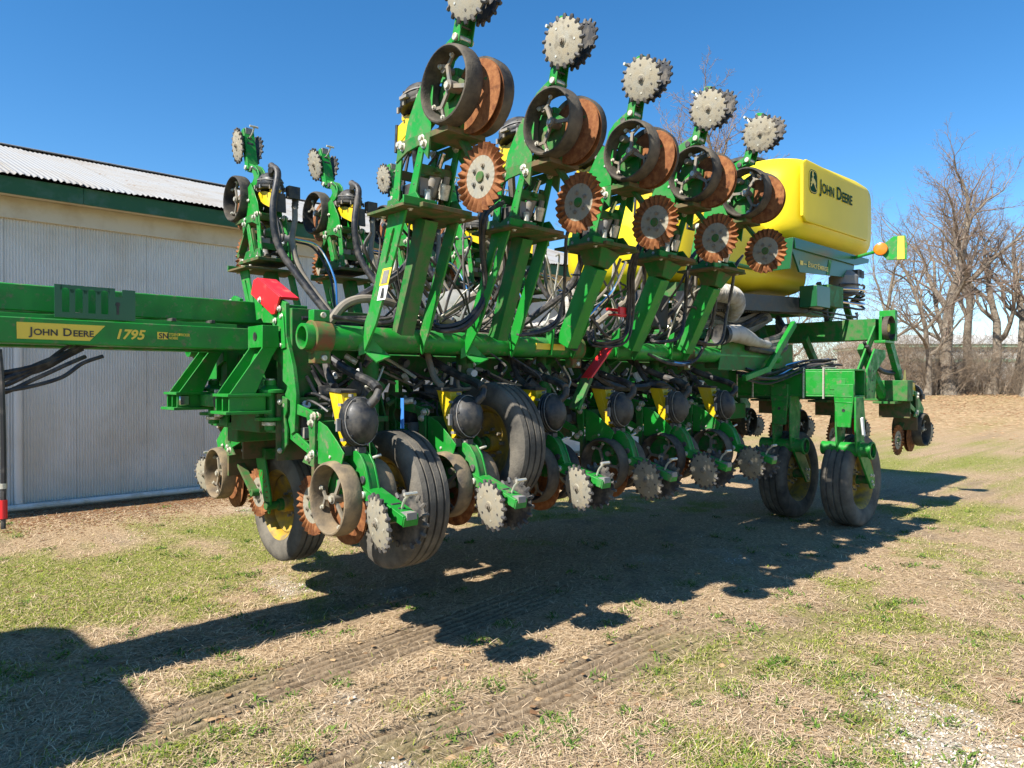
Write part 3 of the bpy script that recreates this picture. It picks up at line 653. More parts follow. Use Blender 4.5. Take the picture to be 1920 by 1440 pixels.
def meter_mesh():
    m = MB(); ax = Vector((1, 0, .12)).normalized(); o = Vector((.035, 0, .425))
    m.lathe([(.0, -.01), (.135, -.01), (.145, 0), (.145, .012), (.135, .016), (.139, .022), (.139, .034), (.131, .038), (.131, .046), (.129, .050), (.127, .070), (.118, .080), (.092, .108), (.05, .126), (.0, .130)], o, ax, 'black', 20)
    for k in range(9):
        a = 2*math.pi*k/9; _, s, u = basis(ax); q = o+(s*math.cos(a)+u*math.sin(a))*.152; m.box(tuple(q-Vector((.02, .008, .008))), tuple(q+Vector((.012, .008, .008))), 'grey_part' if k % 3 else 'steel')
    for k in range(7):
        a = 2*math.pi*k/7+.2; _, s2, u2 = basis(ax); e = s2*math.cos(a)+u2*math.sin(a); m.beam(o+ax*.040+e*.130, o+ax*.076+e*.127, .012, .008, 'black', up=tuple(e))
    m.prism([(.02, .51), (.10, .52), (.15, .46), (.16, .40), (.06, .42)], (0, .03, 0), (1, 0, 0), (0, 0, 1), .06, 'black')
    m.tube([(.10, .03, .50), (.15, .07, .56), (.14, .10, .60)], [.03, .028, .024], 'black', 10)
    m.beam(o+ax*.02+Vector((0, -.16, .02)), o+ax*.02+Vector((0, -.16, -.05)), .03, .016, 'grey_part'); m.box((.03, -.03, .235), (.10, .03, .285), 'tooth'); m.box((.045, -.034, .25), (.085, -.031, .275), 'zinc')
    m.lathe([(.132, 0), (.136, 0), (.136, .006), (.132, .006)], o+ax*.055, ax, 'grey_part', 24); m.box((.0, -.11, .24), (.06, -.05, .29), 'black'); m.cyl((.02, .05, .26), (.08, .05, .22), .022, 'black', 8)
    return m.mesh('seed_meter')
def closing_arm_mesh():
    m = MB(); g = 'green'
    arch = [(-.01, .13), (.0, .20), (.03, .245), (.08, .26), (.13, .24), (.175, .19), (.20, .13), (.225, .06), (.215, .02), (.16, .02), (.15, .08), (.12, .14), (.08, .16), (.05, .13), (.04, .05), (-.01, .05)]
    m.prism(arch, (0, -.022, 0), (1, 0, 0), (0, 0, 1), .012, g); m.prism(arch, (0, .034, 0), (1, 0, 0), (0, 0, 1), .012, g)
    m.prism([(x*.96+.004, y*.97) for x, y in arch], (0, .022, 0), (1, 0, 0), (0, 0, 1), .044, 'green_dusty_shaded')
    m.cyl((.02, -.10, .08), (.02, .10, .08), .022, 'steel', 12); m.cyl((.165, -.045, .11), (.165, .045, .11), .022, 'tooth', 12)
    m.cyl((.03, -.075, .10), (.03, -.04, .10), .034, 'green_dusty_shaded', 12)
    # channel
    d0, d1 = Vector((.17, 0, .075)), Vector((.55, 0, -.035))
    m.beam(d0, d1, .095, .012, g); 
    for s in (-1, 1): m.beam(d0+Vector((0, s*.044, -.03)), d1+Vector((-.005, s*.044, -.022)), .007, .066, g, h2=.045)
    m.beam(d1+Vector((-.006, 0, -.024)), d1+Vector((.002, 0, -.026)), .088, .05, g)
    m.cyl((.13, .03, .215), (.15, .085, .235), .009, 'zinc', 8); m.cyl((.19, -.062, .035), (.19, .062, .035), .02, 'zinc', 10)
    for q in (.25, .33, .41): m.cyl((q, -.05, .02-.29*(q-.25)), (q, .05, .02-.29*(q-.25)), .006, 'tooth', 6)
    m.box((.405, -.028, -.004), (.425, .028, .014), 'tooth'); m.box((.46, -.02, -.018), (.475, .02, .0), 'tooth')
    m.cyl((.37, -.09, -.085), (.37, .09, -.085), .014, 'steel', 8); m.beam((.36, 0, .0), (.37, 0, -.09), .06, .03, 'green_dirty')
    return m.mesh('closing_arm')
def handle_mesh():
    m = MB(); m.tube(spline([(.47, 0, -.01), (.50, -.004, .04), (.545, -.006, .075)]), .007, 'zinc', 8); m.cyl((.55, -.04, .078), (.55, .035, .078), .010, 'zinc', 8)
    m.box((.505, -.03, -.05), (.56, .03, -.015), 'grey_part')
    return m.mesh('adjusting_handle')
UM = dict(shank=shank_mesh(), arm=arm_mesh(), ladder=arm_ladder_mesh(), mount=mount_mesh(), act=actuator_mesh(), hop=hopper_mesh(), met=meter_mesh(), carm=closing_arm_mesh(), hand=handle_mesh(),
          gw=gauge_wheel_mesh(-1), gw2=gauge_wheel_mesh(1), gwd=gauge_wheel_mesh(-1, 'wheel_dusty'), gwd2=gauge_wheel_mesh(1, 'wheel_dusty'), od=opener_mesh(-1), od2=opener_mesh(1), co=coulter_mesh(), cw=closing_wheel_mesh(-1), cw2=closing_wheel_mesh(1))
def cols(r, l, h): return Matrix((r, l, h)).transposed()
ORI = dict(near_low=cols((0, -1, 0), (1, 0, 0), (0, 0, 1)), near_up=cols((0, 0, 1), (1, 0, 0), (0, 1, 0)), far_low=cols((0, 1, 0), (-1, 0, 0), (0, 0, 1)),
           far_up=cols((0, 0, 1), (-1, 0, 0), (0, -1, 0)), centre=cols((1, 0, 0), (0, 1, 0), (0, 0, 1)))
def rotl(a, ax): return Matrix.Rotation(a, 3, ax)
def row_unit(t, c, z, ori, dusty=False, label=None):
    root = link('row_unit', UM['shank'], planter.o, (t-5.0, c-4.55, z), ORI[ori], .004)
    if label: root['label'] = label
    def k(name, key, loc=(0, 0, 0), rot=None, bev=0): return link(name, UM[key], root, loc, rot, bev)
    d = 'd' if dusty else ''
    sp = rotl(random.uniform(0, 6.28), 'Y')
    k('gauge_wheel', 'gw'+d, (0, -.108, 0), sp); k('gauge_wheel', 'gw'+d+'2', (0, .108, 0), rotl(random.uniform(0, 6), 'Y'))
    k('opener_disc', 'od', (-.05, -.014, -.085), rotl(.045, 'Z')); k('opener_disc', 'od2', (-.05, .014, -.085), rotl(-.045, 'Z'))
    k('coulter', 'co', (-.47, 0, -.11), rotl(random.uniform(0, 6.28), 'Y')).scale = (.93, .93, .93)
    tw = rotl(random.uniform(0, 6.28), 'Y'); q = .095 if ori.endswith('up') else 0.0; ra_ = rotl(random.uniform(-.07, .07), 'Y')
    k('closing_wheel', 'cw', ra_ @ Vector((.37+q, -.085, -.085)), ra_ @ rotl(-.16+random.uniform(-.05, .05), 'Z') @ rotl(.10, 'X') @ tw); k('closing_wheel', 'cw2', ra_ @ Vector((.40+q, .085, -.085)), ra_ @ rotl(.16+random.uniform(-.05, .05), 'Z') @ rotl(-.10, 'X') @ tw)
    k('closing_arm', 'carm', ra_ @ Vector((q, 0, 0)), ra_, .003); k('adjusting_handle', 'hand', ra_ @ Vector((q, 0, 0)), ra_); k('mini_hopper', 'hop', bev=.006).scale = (.9, .8, .97); k('seed_meter', 'met').scale = (1, .76, .97)
    for s in (-1, 1):
        for h0, h1 in ((.44, .49), (.225, .34)):
            o = k('parallel_arm', 'arm', (-.54, s*.118, h1), rotl(math.atan2(h1-h0, .32), 'Y'), .002)
    k('arm_cross_brace', 'ladder'); k('mounting_head', 'mount', bev=.003); k('downforce_actuator', 'act')
    return root
NL, NU, FL, FU = 6, 5, 5, 5
for i in range(NL): row_unit(2.05+.762*i, 3.455, .96, 'near_low', i < 2)  # first two units get dusty wheels; the rest are darker, shade put into colour
for i in range(NU): row_unit(2.40+.762*i, 2.89, 3.12, 'near_up')
for i in range(FL): row_unit(2.27+.762*i, 5.65, .87, 'far_low', True)
for i in range(FU): row_unit(2.64+.762*i, 6.2, 3.19, 'far_up')
for i in range(5): row_unit(9.58, 2.98+.762*i, 1.0, 'centre')

# ---- folded wing frames, near side and its mirror
def both(name, mb, bevel=.004, label=None, dt=0.0):
    a = P(name, mb, bevel, label=label); mm = mb.mirrored()
    if dt: mm.v = [(x+dt, y, z) for x, y, z in mm.v]
    b = P(name, mm, bevel, label=label); return a, b
TUBE_C, TUBE_Z, TUBE_R = 3.66, 1.845, .073
tb = MB()
tb.lathe([(.056, 1.85), (TUBE_R, 1.85), (TUBE_R, 4.02), (TUBE_R, 4.04)], (0, TUBE_C, TUBE_Z), (1, 0, 0), 'green', 28)
tb.lathe([(.056, 1.85), (.056, 2.3)], (0, TUBE_C, TUBE_Z), (1, 0, 0), 'green', 28)
both('wing_tube', tb, 0)
tb = MB(); tb.lathe([(TUBE_R, 4.28), (TUBE_R, 7.4)], (0, TUBE_C, TUBE_Z), (1, 0, 0), 'green', 28); both('wing_tube', tb, 0)
M['rust_paint'] = mat('rust_stained_green', (0.05, 0.16, 0.04), .7, dirt=((0.19, 0.085, 0.04), .47, .12, 12.0), spec=.2)
for t0 in (1.96, 4.1, 5.62):
    tb = MB()
    tb.lathe([(TUBE_R, t0-.06), (TUBE_R+.02, t0-.06), (TUBE_R+.02, t0+.05), (TUBE_R, t0+.05)], (0, TUBE_C, TUBE_Z), (1, 0, 0), 'rust_paint', 24)
    tb.box((t0-.055, TUBE_C-.035, TUBE_Z+.085), (t0+.045, TUBE_C+.03, TUBE_Z+.15), 'green'); tb.box((t0-.055, TUBE_C-.045, TUBE_Z-.15), (t0+.045, TUBE_C+.03, TUBE_Z-.08), 'rust_paint')
    tb.cyl((t0, TUBE_C-.05, TUBE_Z+.12), (t0, TUBE_C-.036, TUBE_Z+.12), .018, 'zinc', 8); tb.cyl((t0, TUBE_C-.06, TUBE_Z-.12), (t0, TUBE_C-.04, TUBE_Z-.12), .018, 'zinc', 8)
    both('tube_clamp', tb)
P('reflector', MB().box((3.62, TUBE_C-TUBE_R-.006, TUBE_Z-.022), (3.92, TUBE_C-TUBE_R+.004, TUBE_Z+.022), 'decal_yellow'))
# masts that carry the raised row units
def ringplate(m, outer, inner, t, th, key):
    n = len(outer); v = [(t, c, z) for c, z in outer]+[(t, c, z) for c, z in inner]+[(t+th, c, z) for c, z in outer]+[(t+th, c, z) for c, z in inner]; fs = []
    for i in range(n):
        j = (i+1) % n; fs += [(i, j, n+j, n+i), (2*n+i, 3*n+i, 3*n+j, 2*n+j), (i, 2*n+i, 2*n+j, j), (n+i, n+j, 3*n+j, 3*n+i)]
    m.add(v, fs, key)
def lean(z): return 3.50-.42*(z-1.9)
for i in range(NU):
    t = 2.40+.762*i; m = MB(); EX, EY = (0, 1, 0), (0, 0, 1)
    top = 2.515
    if i < 2:
        # slotted left plate, inner post painted darker for its shade, right gusset
        ringplate(m, [(3.58, 1.77), (3.61, 1.88), (3.535, 2.0), (lean(2.42)+.075, 2.42), (3.33, top), (3.165, top), (lean(2.30)-.07, 2.30), (3.46, 1.92)],
                  [(lean(2.25)+.006, 2.245), (lean(2.26)+.013, 2.26), (lean(2.28)+.014, 2.28), (lean(2.42)+.013, 2.42), (lean(2.435)+.006, 2.435), (lean(2.435)-.006, 2.435), (lean(2.42)-.013, 2.42), (lean(2.26)-.013, 2.26)], t-.20, .014, 'green')
        m.prism([(3.60, 1.84), (3.57, 1.96), (3.32, top), (3.22, top), (3.48, 1.93), (3.575, 1.76)], (t+.20, 0, 0), EX, EY, .014, 'green')
        m.beam((t+.02, 3.51, 1.88), (t+.02, 3.27, top), .10, .09, 'green_dusty_shaded', up=(1, 0, 0))
        m.beam((t-.15, 3.62, 1.80), (t-.12, 3.50, 1.72), .10, .012, 'green', up=(0, 1, 0))
        m.prism([(0, 0), (.10, -.12), (.10, -.145), (.04, -.13), (-.02, -.16), (-.02, -.02)], (t-.20, 3.60, 1.90), (1, -.55, 0), (0, 0, 1), .012, 'green')
    else:
        m.beam((t-.05, 3.52, 1.86), (t-.05, 3.24, 2.40), .13, .11, 'green', up=(1, 0, 0)); m.beam((t-.05, 3.24, 2.395), (t-.03, 3.23, top), .132, .112, 'green_dirty', up=(1, 0, 0), w2=.22, h2=.22)
        m.prism([(3.62, 1.82), (3.60, 1.98), (3.44, 2.10), (3.40, 2.02), (3.57, 1.76)], (t+.06, 0, 0), EX, EY, .014, 'green')
        m.prism([(3.66, 1.80), (3.62, 1.98), (3.54, 2.02), (3.57, 1.78)], (t-.16, 0, 0), EX, EY, .014, 'green')
    both('row_unit_mast', m, .004, dt=.24)
    m = MB(); m.box((t-.27, 3.08, top+.001), (t+.24, 3.44, top+.017), 'soiled')
    m.beam((t-.27, 3.086, top+.03), (t-.05, 3.086, top+.03), .012, .05, 'green'); 
    for x in (-.2, .16):
        for y in (3.12, 3.38): m.bolt((t+x, y, top+.017), (0, 0, 1), .011, .02); m.bolt((t+x, y, top), (0, 0, -1), .010, .012)
    both('mast_plate', m, .002, dt=.24)
# lower tool bar, hangers, braces
both('tool_bar', MB().box((1.98, 4.06, 1.17), (7.5, 4.23, 1.34), 'green_dusty_shaded'), .008)
both('wing_beam', MB().box((2.02, 4.16, 1.60), (7.3, 4.34, 1.78), 'green_dusty_shaded'), .008)
for t in (2.42, 3.20, 4.0, 4.72, 5.5):
    m = MB()
    m.cyl((t, 3.88, 1.86), (t, 3.88, 1.34), .06, 'green_dusty_shaded', 14); m.box((t-.09, 3.80, 1.34), (t+.09, 4.2, 1.375), 'green_dusty_shaded'); m.beam((t, TUBE_C, 1.85), (t, 3.90, 1.75), .05, .12, 'green_dusty_shaded')
    m.prism([(3.95, 1.36), (4.2, 1.36), (4.2, 1.62), (4.05, 1.62)], (t+.16, 0, 0), (0, 1, 0), (0, 0, 1), .015, 'green_dusty_shaded')
    both('tube_hanger', m, .003)
for t in (2.75, 4.3, 5.9):
    m = MB()
    m.beam((t, 4.02, 1.62), (t+.30, 4.02, 1.25), .012, .06, 'green_dusty_shaded', up=(0, 1, 0)); m.beam((t+.62, 4.02, 1.62), (t+.32, 4.02, 1.25), .012, .06, 'green_dusty_shaded', up=(0, 1, 0))
    both('truss_brace', m, .002)
P('lock_strap', MB().beam((4.12, 3.54, 1.62), (4.38, 3.54, 1.86), .012, .10, 'red', up=(0, 1, 0)).beam((4.12, 3.52, 1.60), (4.38, 3.52, 1.84), .03, .012, 'red', up=(0, 1, 0)), .003, label='red transport lock strap under the wing tube')
P('strap_foot', MB().beam((4.0, 3.56, 1.38), (4.14, 3.55, 1.62), .03, .10, 'green_dusty_shaded', up=(0, 1, 0)), .004)
P('lock_bracket', MB().box((4.30, 3.48, 2.14), (4.50, 3.50, 2.16), 'red').box((4.30, 3.40, 2.10), (4.48, 3.48, 2.112), 'red').prism([(0, 0), (.12, 0), (.16, .03), (.12, .075), (0, .08)], (4.36, 3.43, 2.09), (1, 0, 0), (0, 0, 1), .02, 'red'), .003)

both('shadow_gap_tray', MB().box((2.1, 3.69, 1.868), (7.2, 4.07, 1.876), 'green_dirty').box((2.1, 4.062, 1.876), (7.2, 4.07, 1.91), 'green_dirty'), .002)  # added sheet that closes the sunlit gap in the wing's cast shadow
P('tongue_shadow_plate', MB().box((-1.25, 4.402, 1.80), (1.78, 4.698, 1.812), 'green_dusty_shaded'))  # added plate between the beams, merges their shadow streaks into one
# ---- ribbed lift wheels
def tyre_prof(R, w, rim):
    p = [(rim, -w*.40), (rim+.02, -w*.44), (rim+(R-rim)*.35, -w*.53), (R-.055, -w*.53), (R-.02, -w*.49), (R-.004, -w*.42)]
    for k in (-.24, 0, .24): p += [(R, (k-.035)*w-.012*0), (R-.016, (k-.02)*w), (R-.016, (k+.02)*w), (R, (k+.035)*w)]
    p += [(R-.004, w*.42), (R-.02, w*.49), (R-.055, w*.53), (rim+(R-rim)*.35, w*.53), (rim+.02, w*.44), (rim, w*.40)]
    return p
def wheel(t, c, z, R, w, ax, hubside=1, name='lift_wheel', flipdish=1):
    rim = R*.60; o = (0, 0, 0); ax = Vector(ax); root = planter.part(name, MB().cyl(ax*-.06, ax*.06, .06, 'yellow_rim', 16).mesh(name)); root.location = (t-5.0, c-4.55, z)
    link('tyre', MB().lathe(tyre_prof(R, w, rim), o, ax, 'tyre', 64).mesh('tyre'), root)
    s = flipdish
    m = MB().lathe([(rim+.012, -w*.43), (rim, -w*.40), (rim-.012, -w*.36), (rim-.03, -w*.2), (rim-.03, w*.2), (rim-.012, w*.36), (rim, w*.40), (rim+.012, w*.43)], o, ax, 'yellow_rim', 48)
    m.lathe([(rim-.03, s*w*.12), (rim*.82, s*w*.16), (rim*.55, s*w*.02), (rim*.42, -s*w*.06), (.06, -s*w*.06)], o, ax, 'yellow_rim', 40)
    m.lathe([(rim-.03, s*w*.12+.006), (rim*.82, s*w*.16+.006), (rim*.55, s*w*.02+.006), (rim*.42, -s*w*.06+.006), (.06, -s*w*.06+.006)], o, ax, 'yellow_rim', 40)
    link('rim', m.mesh('rim'), root)
    m = MB(); _, a, b = basis(ax)
    for k in range(8):
        q = (a*math.cos(k*math.pi/4)+b*math.sin(k*math.pi/4))*rim*.36; m.cyl(ax*(-s*w*.06-.03)+q, ax*(-s*w*.06+.036)+q, .011, 'steel', 6)
    m.cyl(ax*-.09, ax*.09, .045, 'green_dirty', 12)
    link('hub', m.mesh('hub'), root)
    return root
wheel(2.43, 3.60, .89, .41, .22, (1, 0, 0), flipdish=-1)
wheel(3.19, 3.57, 1.18, .41, .22, (1, 0, 0), flipdish=-1)
wheel(2.43, 5.0, .68, .415, .22, (1, 0, 0), flipdish=-1)
wheel(3.95, 5.5, .95, .41, .22, (1, 0, 0), flipdish=-1)
m = MB()
m.prism([(4.12, 1.30), (4.02, 1.32), (3.56, .93), (3.53, .86), (3.60, .83), (4.12, 1.18)], (2.26, 0, 0), (0, 1, 0), (0, 0, 1), .016, 'green_dusty_shaded')
P('lift_arm', m.cyl((2.26, 3.59, .89), (2.44, 3.59, .89), .03, 'green_dirty', 10), .004)
m = MB().prism([(4.12, 1.40), (4.02, 1.42), (3.53, 1.22), (3.50, 1.15), (3.57, 1.12), (4.12, 1.25)], (3.03, 0, 0), (0, 1, 0), (0, 0, 1), .016, 'green_dusty_shaded')
P('lift_arm', m.cyl((3.03, 3.57, 1.18), (3.2, 3.57, 1.18), .03, 'green_dirty', 10), .004)
P('lift_arm', MB().prism([(5.22, 1.18), (5.10, 1.16), (4.96, .74), (4.99, .62), (5.05, .66), (5.20, .98)], (2.26, 0, 0), (0, 1, 0), (0, 0, 1), .016, 'green').box((2.24, 5.0, 1.02), (2.6, 5.2, 1.10), 'green_dusty_shaded').cyl((2.24, 5.0, .68), (2.44, 5.0, .68), .03, 'green_dirty', 10), .004)

# ---- tongue and hinge head
g = 'green'
m = MB().box((-1.3, 4.24, 1.785), (1.80, 4.40, 1.915), g); both('draft_beam', m, .006)
m = MB()
m.box((-1.3, 4.45, 1.96), (.44, 4.65, 2.125), g); m.box((.44, 4.46, 1.965), (2.3, 4.64, 2.105), g)
m.prism([(-.9, 1.96), (.20, 1.96), (.46, 2.10), (.44, 2.14), (-.9, 2.14)], (0, 4.445, 0), (1, 0, 0), (0, 0, 1), .012, g)
P('telescoping_tube', m, .008)
P('tube_lug', MB().box((.33, 4.46, 2.14), (.37, 4.52, 2.21), g).box((.38, 4.54, 2.14), (.41, 4.60, 2.19), g), .003)
m = MB().box((-1.0, 4.30, 1.916), (1.75, 4.36, 1.940), g)
for t in (.46, .90, 1.08, 1.38, 1.60): m.box((t-.012, 4.28, 1.938), (t+.012, 4.37, 1.957), 'black')
P('hose_channel', m, .002)
# hose holder plate with key slots
def slot_plate():
    m = MB(); c0 = 4.255; z0, z1 = 1.925, 2.095; th = .006
    def seg(x0, x1, a, b): m.box((x0, c0, a), (x1, c0+th, b), 'tank_green')
    xs = [.675, .735, .795, .855]; x = .625
    for k, xc in enumerate(xs):                        # bars between slots
        seg(x, xc-.017, z0, z1-(.0 if k == 0 else .022)); 
        x = xc+.017
        seg(xc-.017, xc+.017, z0, z0+.028)
        # round keyhole at the top of each slot
        n = 14
        ring = []
        for q in range(n+1):
            a = math.pi*q/n; ring.append((xc+.024*math.cos(a), z1-.040+.024*math.sin(a)))
        for q in range(n):
            (xa, za), (xb, zb) = ring[q], ring[q+1]; m.add([(xa, c0, za), (xb, c0, zb), (xb, c0, z1), (xa, c0, z1), (xa, c0+th, za), (xb, c0+th, zb), (xb, c0+th, z1), (xa, c0+th, z1)], [(0, 1, 2, 3), (7, 6, 5, 4), (0, 4, 5, 1), (3, 2, 6, 7)], 'tank_green')
    for k in range(3): seg(xs[k]+.024, xs[k+1]-.024, z1-.040, z1-.001)
    seg(x, .905, z0, z1-.03); seg(.872, .905, z1-.03, z1); seg(.905, .94, z0, z1-.045); seg(.94, 1.005, z0, z1-.004)
    m.box((.912, c0-.002, z0+.03), (.924, c0-.0005, z0+.075), 'black'); m.cyl((.918, c0-.0025, z0+.085), (.918, c0-.0005, z0+.085), .012, 'black', 12)
    return m
m = slot_plate(); m.v = [(x+.165, y, z) for x, y, z in m.v]; P('hose_holder_plate', m)
# decals on the near draft beam
dz = 1.785
P('maker_decal', MB().prism([(.627, .022), (.945, .022), (1.018, .105), (.627, .105)], (0, 4.2385, dz), (1, 0, 0), (0, 0, 1), .0015, 'decal_yellow'))
AX, AZ = (1, 0, 0), (0, 0, 1)
def word(name, caps, o_t, z, c, big, small, key, sx=1.0, bold=.0, ax=AX, ay=AZ, gap=.30, lift=.003):
    """small-caps lettering."""
    x = o_t; off = Vector(ax).normalized()
    for w in caps.split(' '):
        for part_, sz in ((w[0], big), (w[1:], small)):
            if not part_: continue
            me = text_mesh(name, part_, sz, key, Vector((o_t, c, z)) + off*(x-o_t), ax, ay, sx, 0, 1.0, lift, bold)
            P(name, me); xs = [Vector(v.co).dot(off) for v in me.vertices]; x = o_t + (max(xs)-Vector((o_t, c, z)).dot(off)) + big*.08*sx
        x += big*gap*sx
word('maker_lettering', 'JOHN DEERE', .680, dz+.043, 4.2365, .056, .045, 'black', 1.02, .0009)
P('model_number', text_mesh('model_number', '1795', .072, 'decal_yellow', (1.062, 4.2385, dz+.040), AX, AZ, 1.02, .25, 1.0, .001, .0022))
P('dealer_badge', MB().box((1.278, 4.2375, dz+.045), (1.333, 4.239, dz+.085), 'decal_yellow'))
P('dealer_badge_letters', text_mesh('dealer_badge_letters', 'SN', .042, 'black', (1.284, 4.237, dz+.050), AX, AZ, 1.0, 0, 1.0, .001, .001))
P('dealer_lettering', text_mesh('dealer_lettering', 'SYDENSTRICKER', .021, 'decal_yellow', (1.338, 4.2385, dz+.067), AX, AZ, .72, 0, 1.0, .001, .0005))
P('dealer_lettering', text_mesh('dealer_lettering', 'NOBBE', .021, 'decal_yellow', (1.338, 4.2385, dz+.047), AX, AZ, .72, 0, 1.0, .001, .0005))
# cranked hinge legs
m = MB()
m.box((1.79, 4.03, 1.795), (1.89, 4.236, 1.925), g)
m.lathe([(.0, -.004), (.026, -.004)], (1.79, 4.13, 1.862), (1, 0, 0), 'black', 20)  # flat black disc painted in as the dark of a hole
for c in (4.04, 4.225):
    m.prism([(1.792, 1.90), (1.885, 1.90), (1.90, 1.82), (1.85, 1.74), (1.75, 1.522), (1.60, 1.522), (1.79, 1.79)], (0, c+.006, 0), (1, 0, 0), (0, 0, 1), .012, g)
m.prism([(1.88, 1.82), (1.83, 1.74), (1.735, 1.522), (1.72, 1.522), (1.815, 1.745), (1.865, 1.825)], (0, 4.22, 0), (1, 0, 0), (0, 0, 1), .18, 'green')
m.box((1.575, 4.0, 1.505), (1.83, 4.26, 1.522), g); m.box((1.56, 3.99, 1.405), (1.83, 4.26, 1.422), g)
for c in (4.02, 4.115, 4.21): m.box((1.59, c, 1.422), (1.80, c+.012, 1.505), g)
m.box((1.80, 4.04, 1.422), (1.815, 4.22, 1.505), g)
both('hinge_leg', m, .002)
m = MB().box((1.72, 4.26, 1.43), (1.92, 4.84, 1.51), g).lathe([(.0, -.002), (.05, -.002)], (1.72, 4.55, 1.47), (1, 0, 0), 'black', 20)
m.prism([(4.30, 1.51), (4.80, 1.51), (4.74, 1.56), (4.66, 1.66), (4.64, 1.90), (4.46, 1.90), (4.44, 1.66), (4.36, 1.56)], (1.96, 0, 0), (0, 1, 0), (0, 0, 1), .02, g)
m.box((1.90, 4.33, 1.27), (2.25, 4.77, 1.40), 'green_dusty_shaded'); m.cyl((1.80, 4.72, 1.36), (1.80, 4.72, 1.54), .03, 'zinc', 12)
P('hinge_cross_member', m, .004)
m = MB().box((1.60, 4.86, 1.435), (1.66, 4.92, 1.50), 'chrome'); P('latch_sensor', m, .004)
m = MB()
m.cyl((1.87, 4.10, 1.30), (1.87, 4.10, 1.60), .035, g, 14); m.lathe([(.035, 0), (.085, 0), (.085, .018), (.05, .03), (.03, .05), (.0, .055)], (1.87, 4.10, 1.525), (0, 0, 1), g, 20); m.lathe([(.035, 0), (.09, 0), (.09, .02), (.035, .02)], (1.87, 4.10, 1.36), (0, 0, 1), g, 20)
m.cyl((1.87, 4.10, 1.575), (1.87, 4.10, 1.61), .028, 'zinc', 12); m.lathe([(.0, 0), (.05, 0), (.05, -.02), (0, -.03)], (1.87, 4.10, 1.35), (0, 0, 1), 'zinc', 16)
both('hinge_pin', m, .002)
m = MB()                                                    # lit hinge plate
m.prism([(4.40, 1.98), (4.44, 2.14), (4.34, 2.17), (4.10, 2.10), (3.99, 2.06), (3.985, 1.86), (3.90, 1.68), (3.86, 1.52), (3.88, 1.30), (3.93, 1.28), (3.94, 1.55), (4.04, 1.60), (4.05, 1.70), (4.16, 1.73), (4.17, 1.95), (4.30, 1.96), (4.33, 1.99)], (1.915, 0, 0), (0, 1, 0), (0, 0, 1), .025, g)
m.prism([(4.20, 1.28), (4.20, 1.48), (4.10, 1.52), (4.02, 1.52), (3.94, 1.62), (3.93, 1.30)], (1.925, 0, 0), (0, 1, 0), (0, 0, 1), .02, g)
m.box((1.93, 3.90, 1.28), (2.45, 3.93, 1.50), 'green_dusty_shaded'); m.box((1.94, 3.96, 1.50), (2.5, 4.16, 2.03), 'green_dusty_shaded'); m.box((1.93, 3.90, 1.275), (2.4, 4.30, 1.31), 'green_dusty_shaded')
m.beam((1.91, 4.03, 1.98), (1.91, 4.00, 1.79), .012, .05, g, up=(0, 1, 0))
for c, z in ((4.03, 1.98), (4.03, 1.81), (4.12, 1.96), (4.06, 2.03)): m.bolt((1.91, c, z), (-1, 0, 0), .013, .014)
both('wing_hinge_plate', m, .004)
def red_cover():
    m = MB(); m.prism([(4.44, 2.15), (4.40, 2.235), (4.34, 2.245), (4.03, 2.10), (4.10, 2.00), (4.14, 2.0)], (1.895, 0, 0), (0, 1, 0), (0, 0, 1), .015, 'red')
    m.prism([(4.40, 2.235), (4.34, 2.245), (4.03, 2.10), (4.045, 2.085), (4.34, 2.23), (4.395, 2.22)], (1.912, 0, 0), (0, 1, 0), (0, 0, 1), .11, 'red', .0)
    m.bolt((1.895, 4.30, 2.10), (-1, 0, 0), .014, .014); return m
m = red_cover()
P('lock_cover', m, .003, label='red lock cover on the wing hinge'); P('lock_cover', MB().prism([(4.98, 2.0), (5.10, 2.0), (5.02, 2.10)], (1.895, 0, 0), (0, 1, 0), (0, 0, 1), .015, 'red'), .003)
P('safety_label', MB().box((1.886, 4.73, 2.06), (1.889, 4.79, 2.14), 'white').box((1.885, 4.735, 2.125), (1.8865, 4.785, 2.137), 'black'))

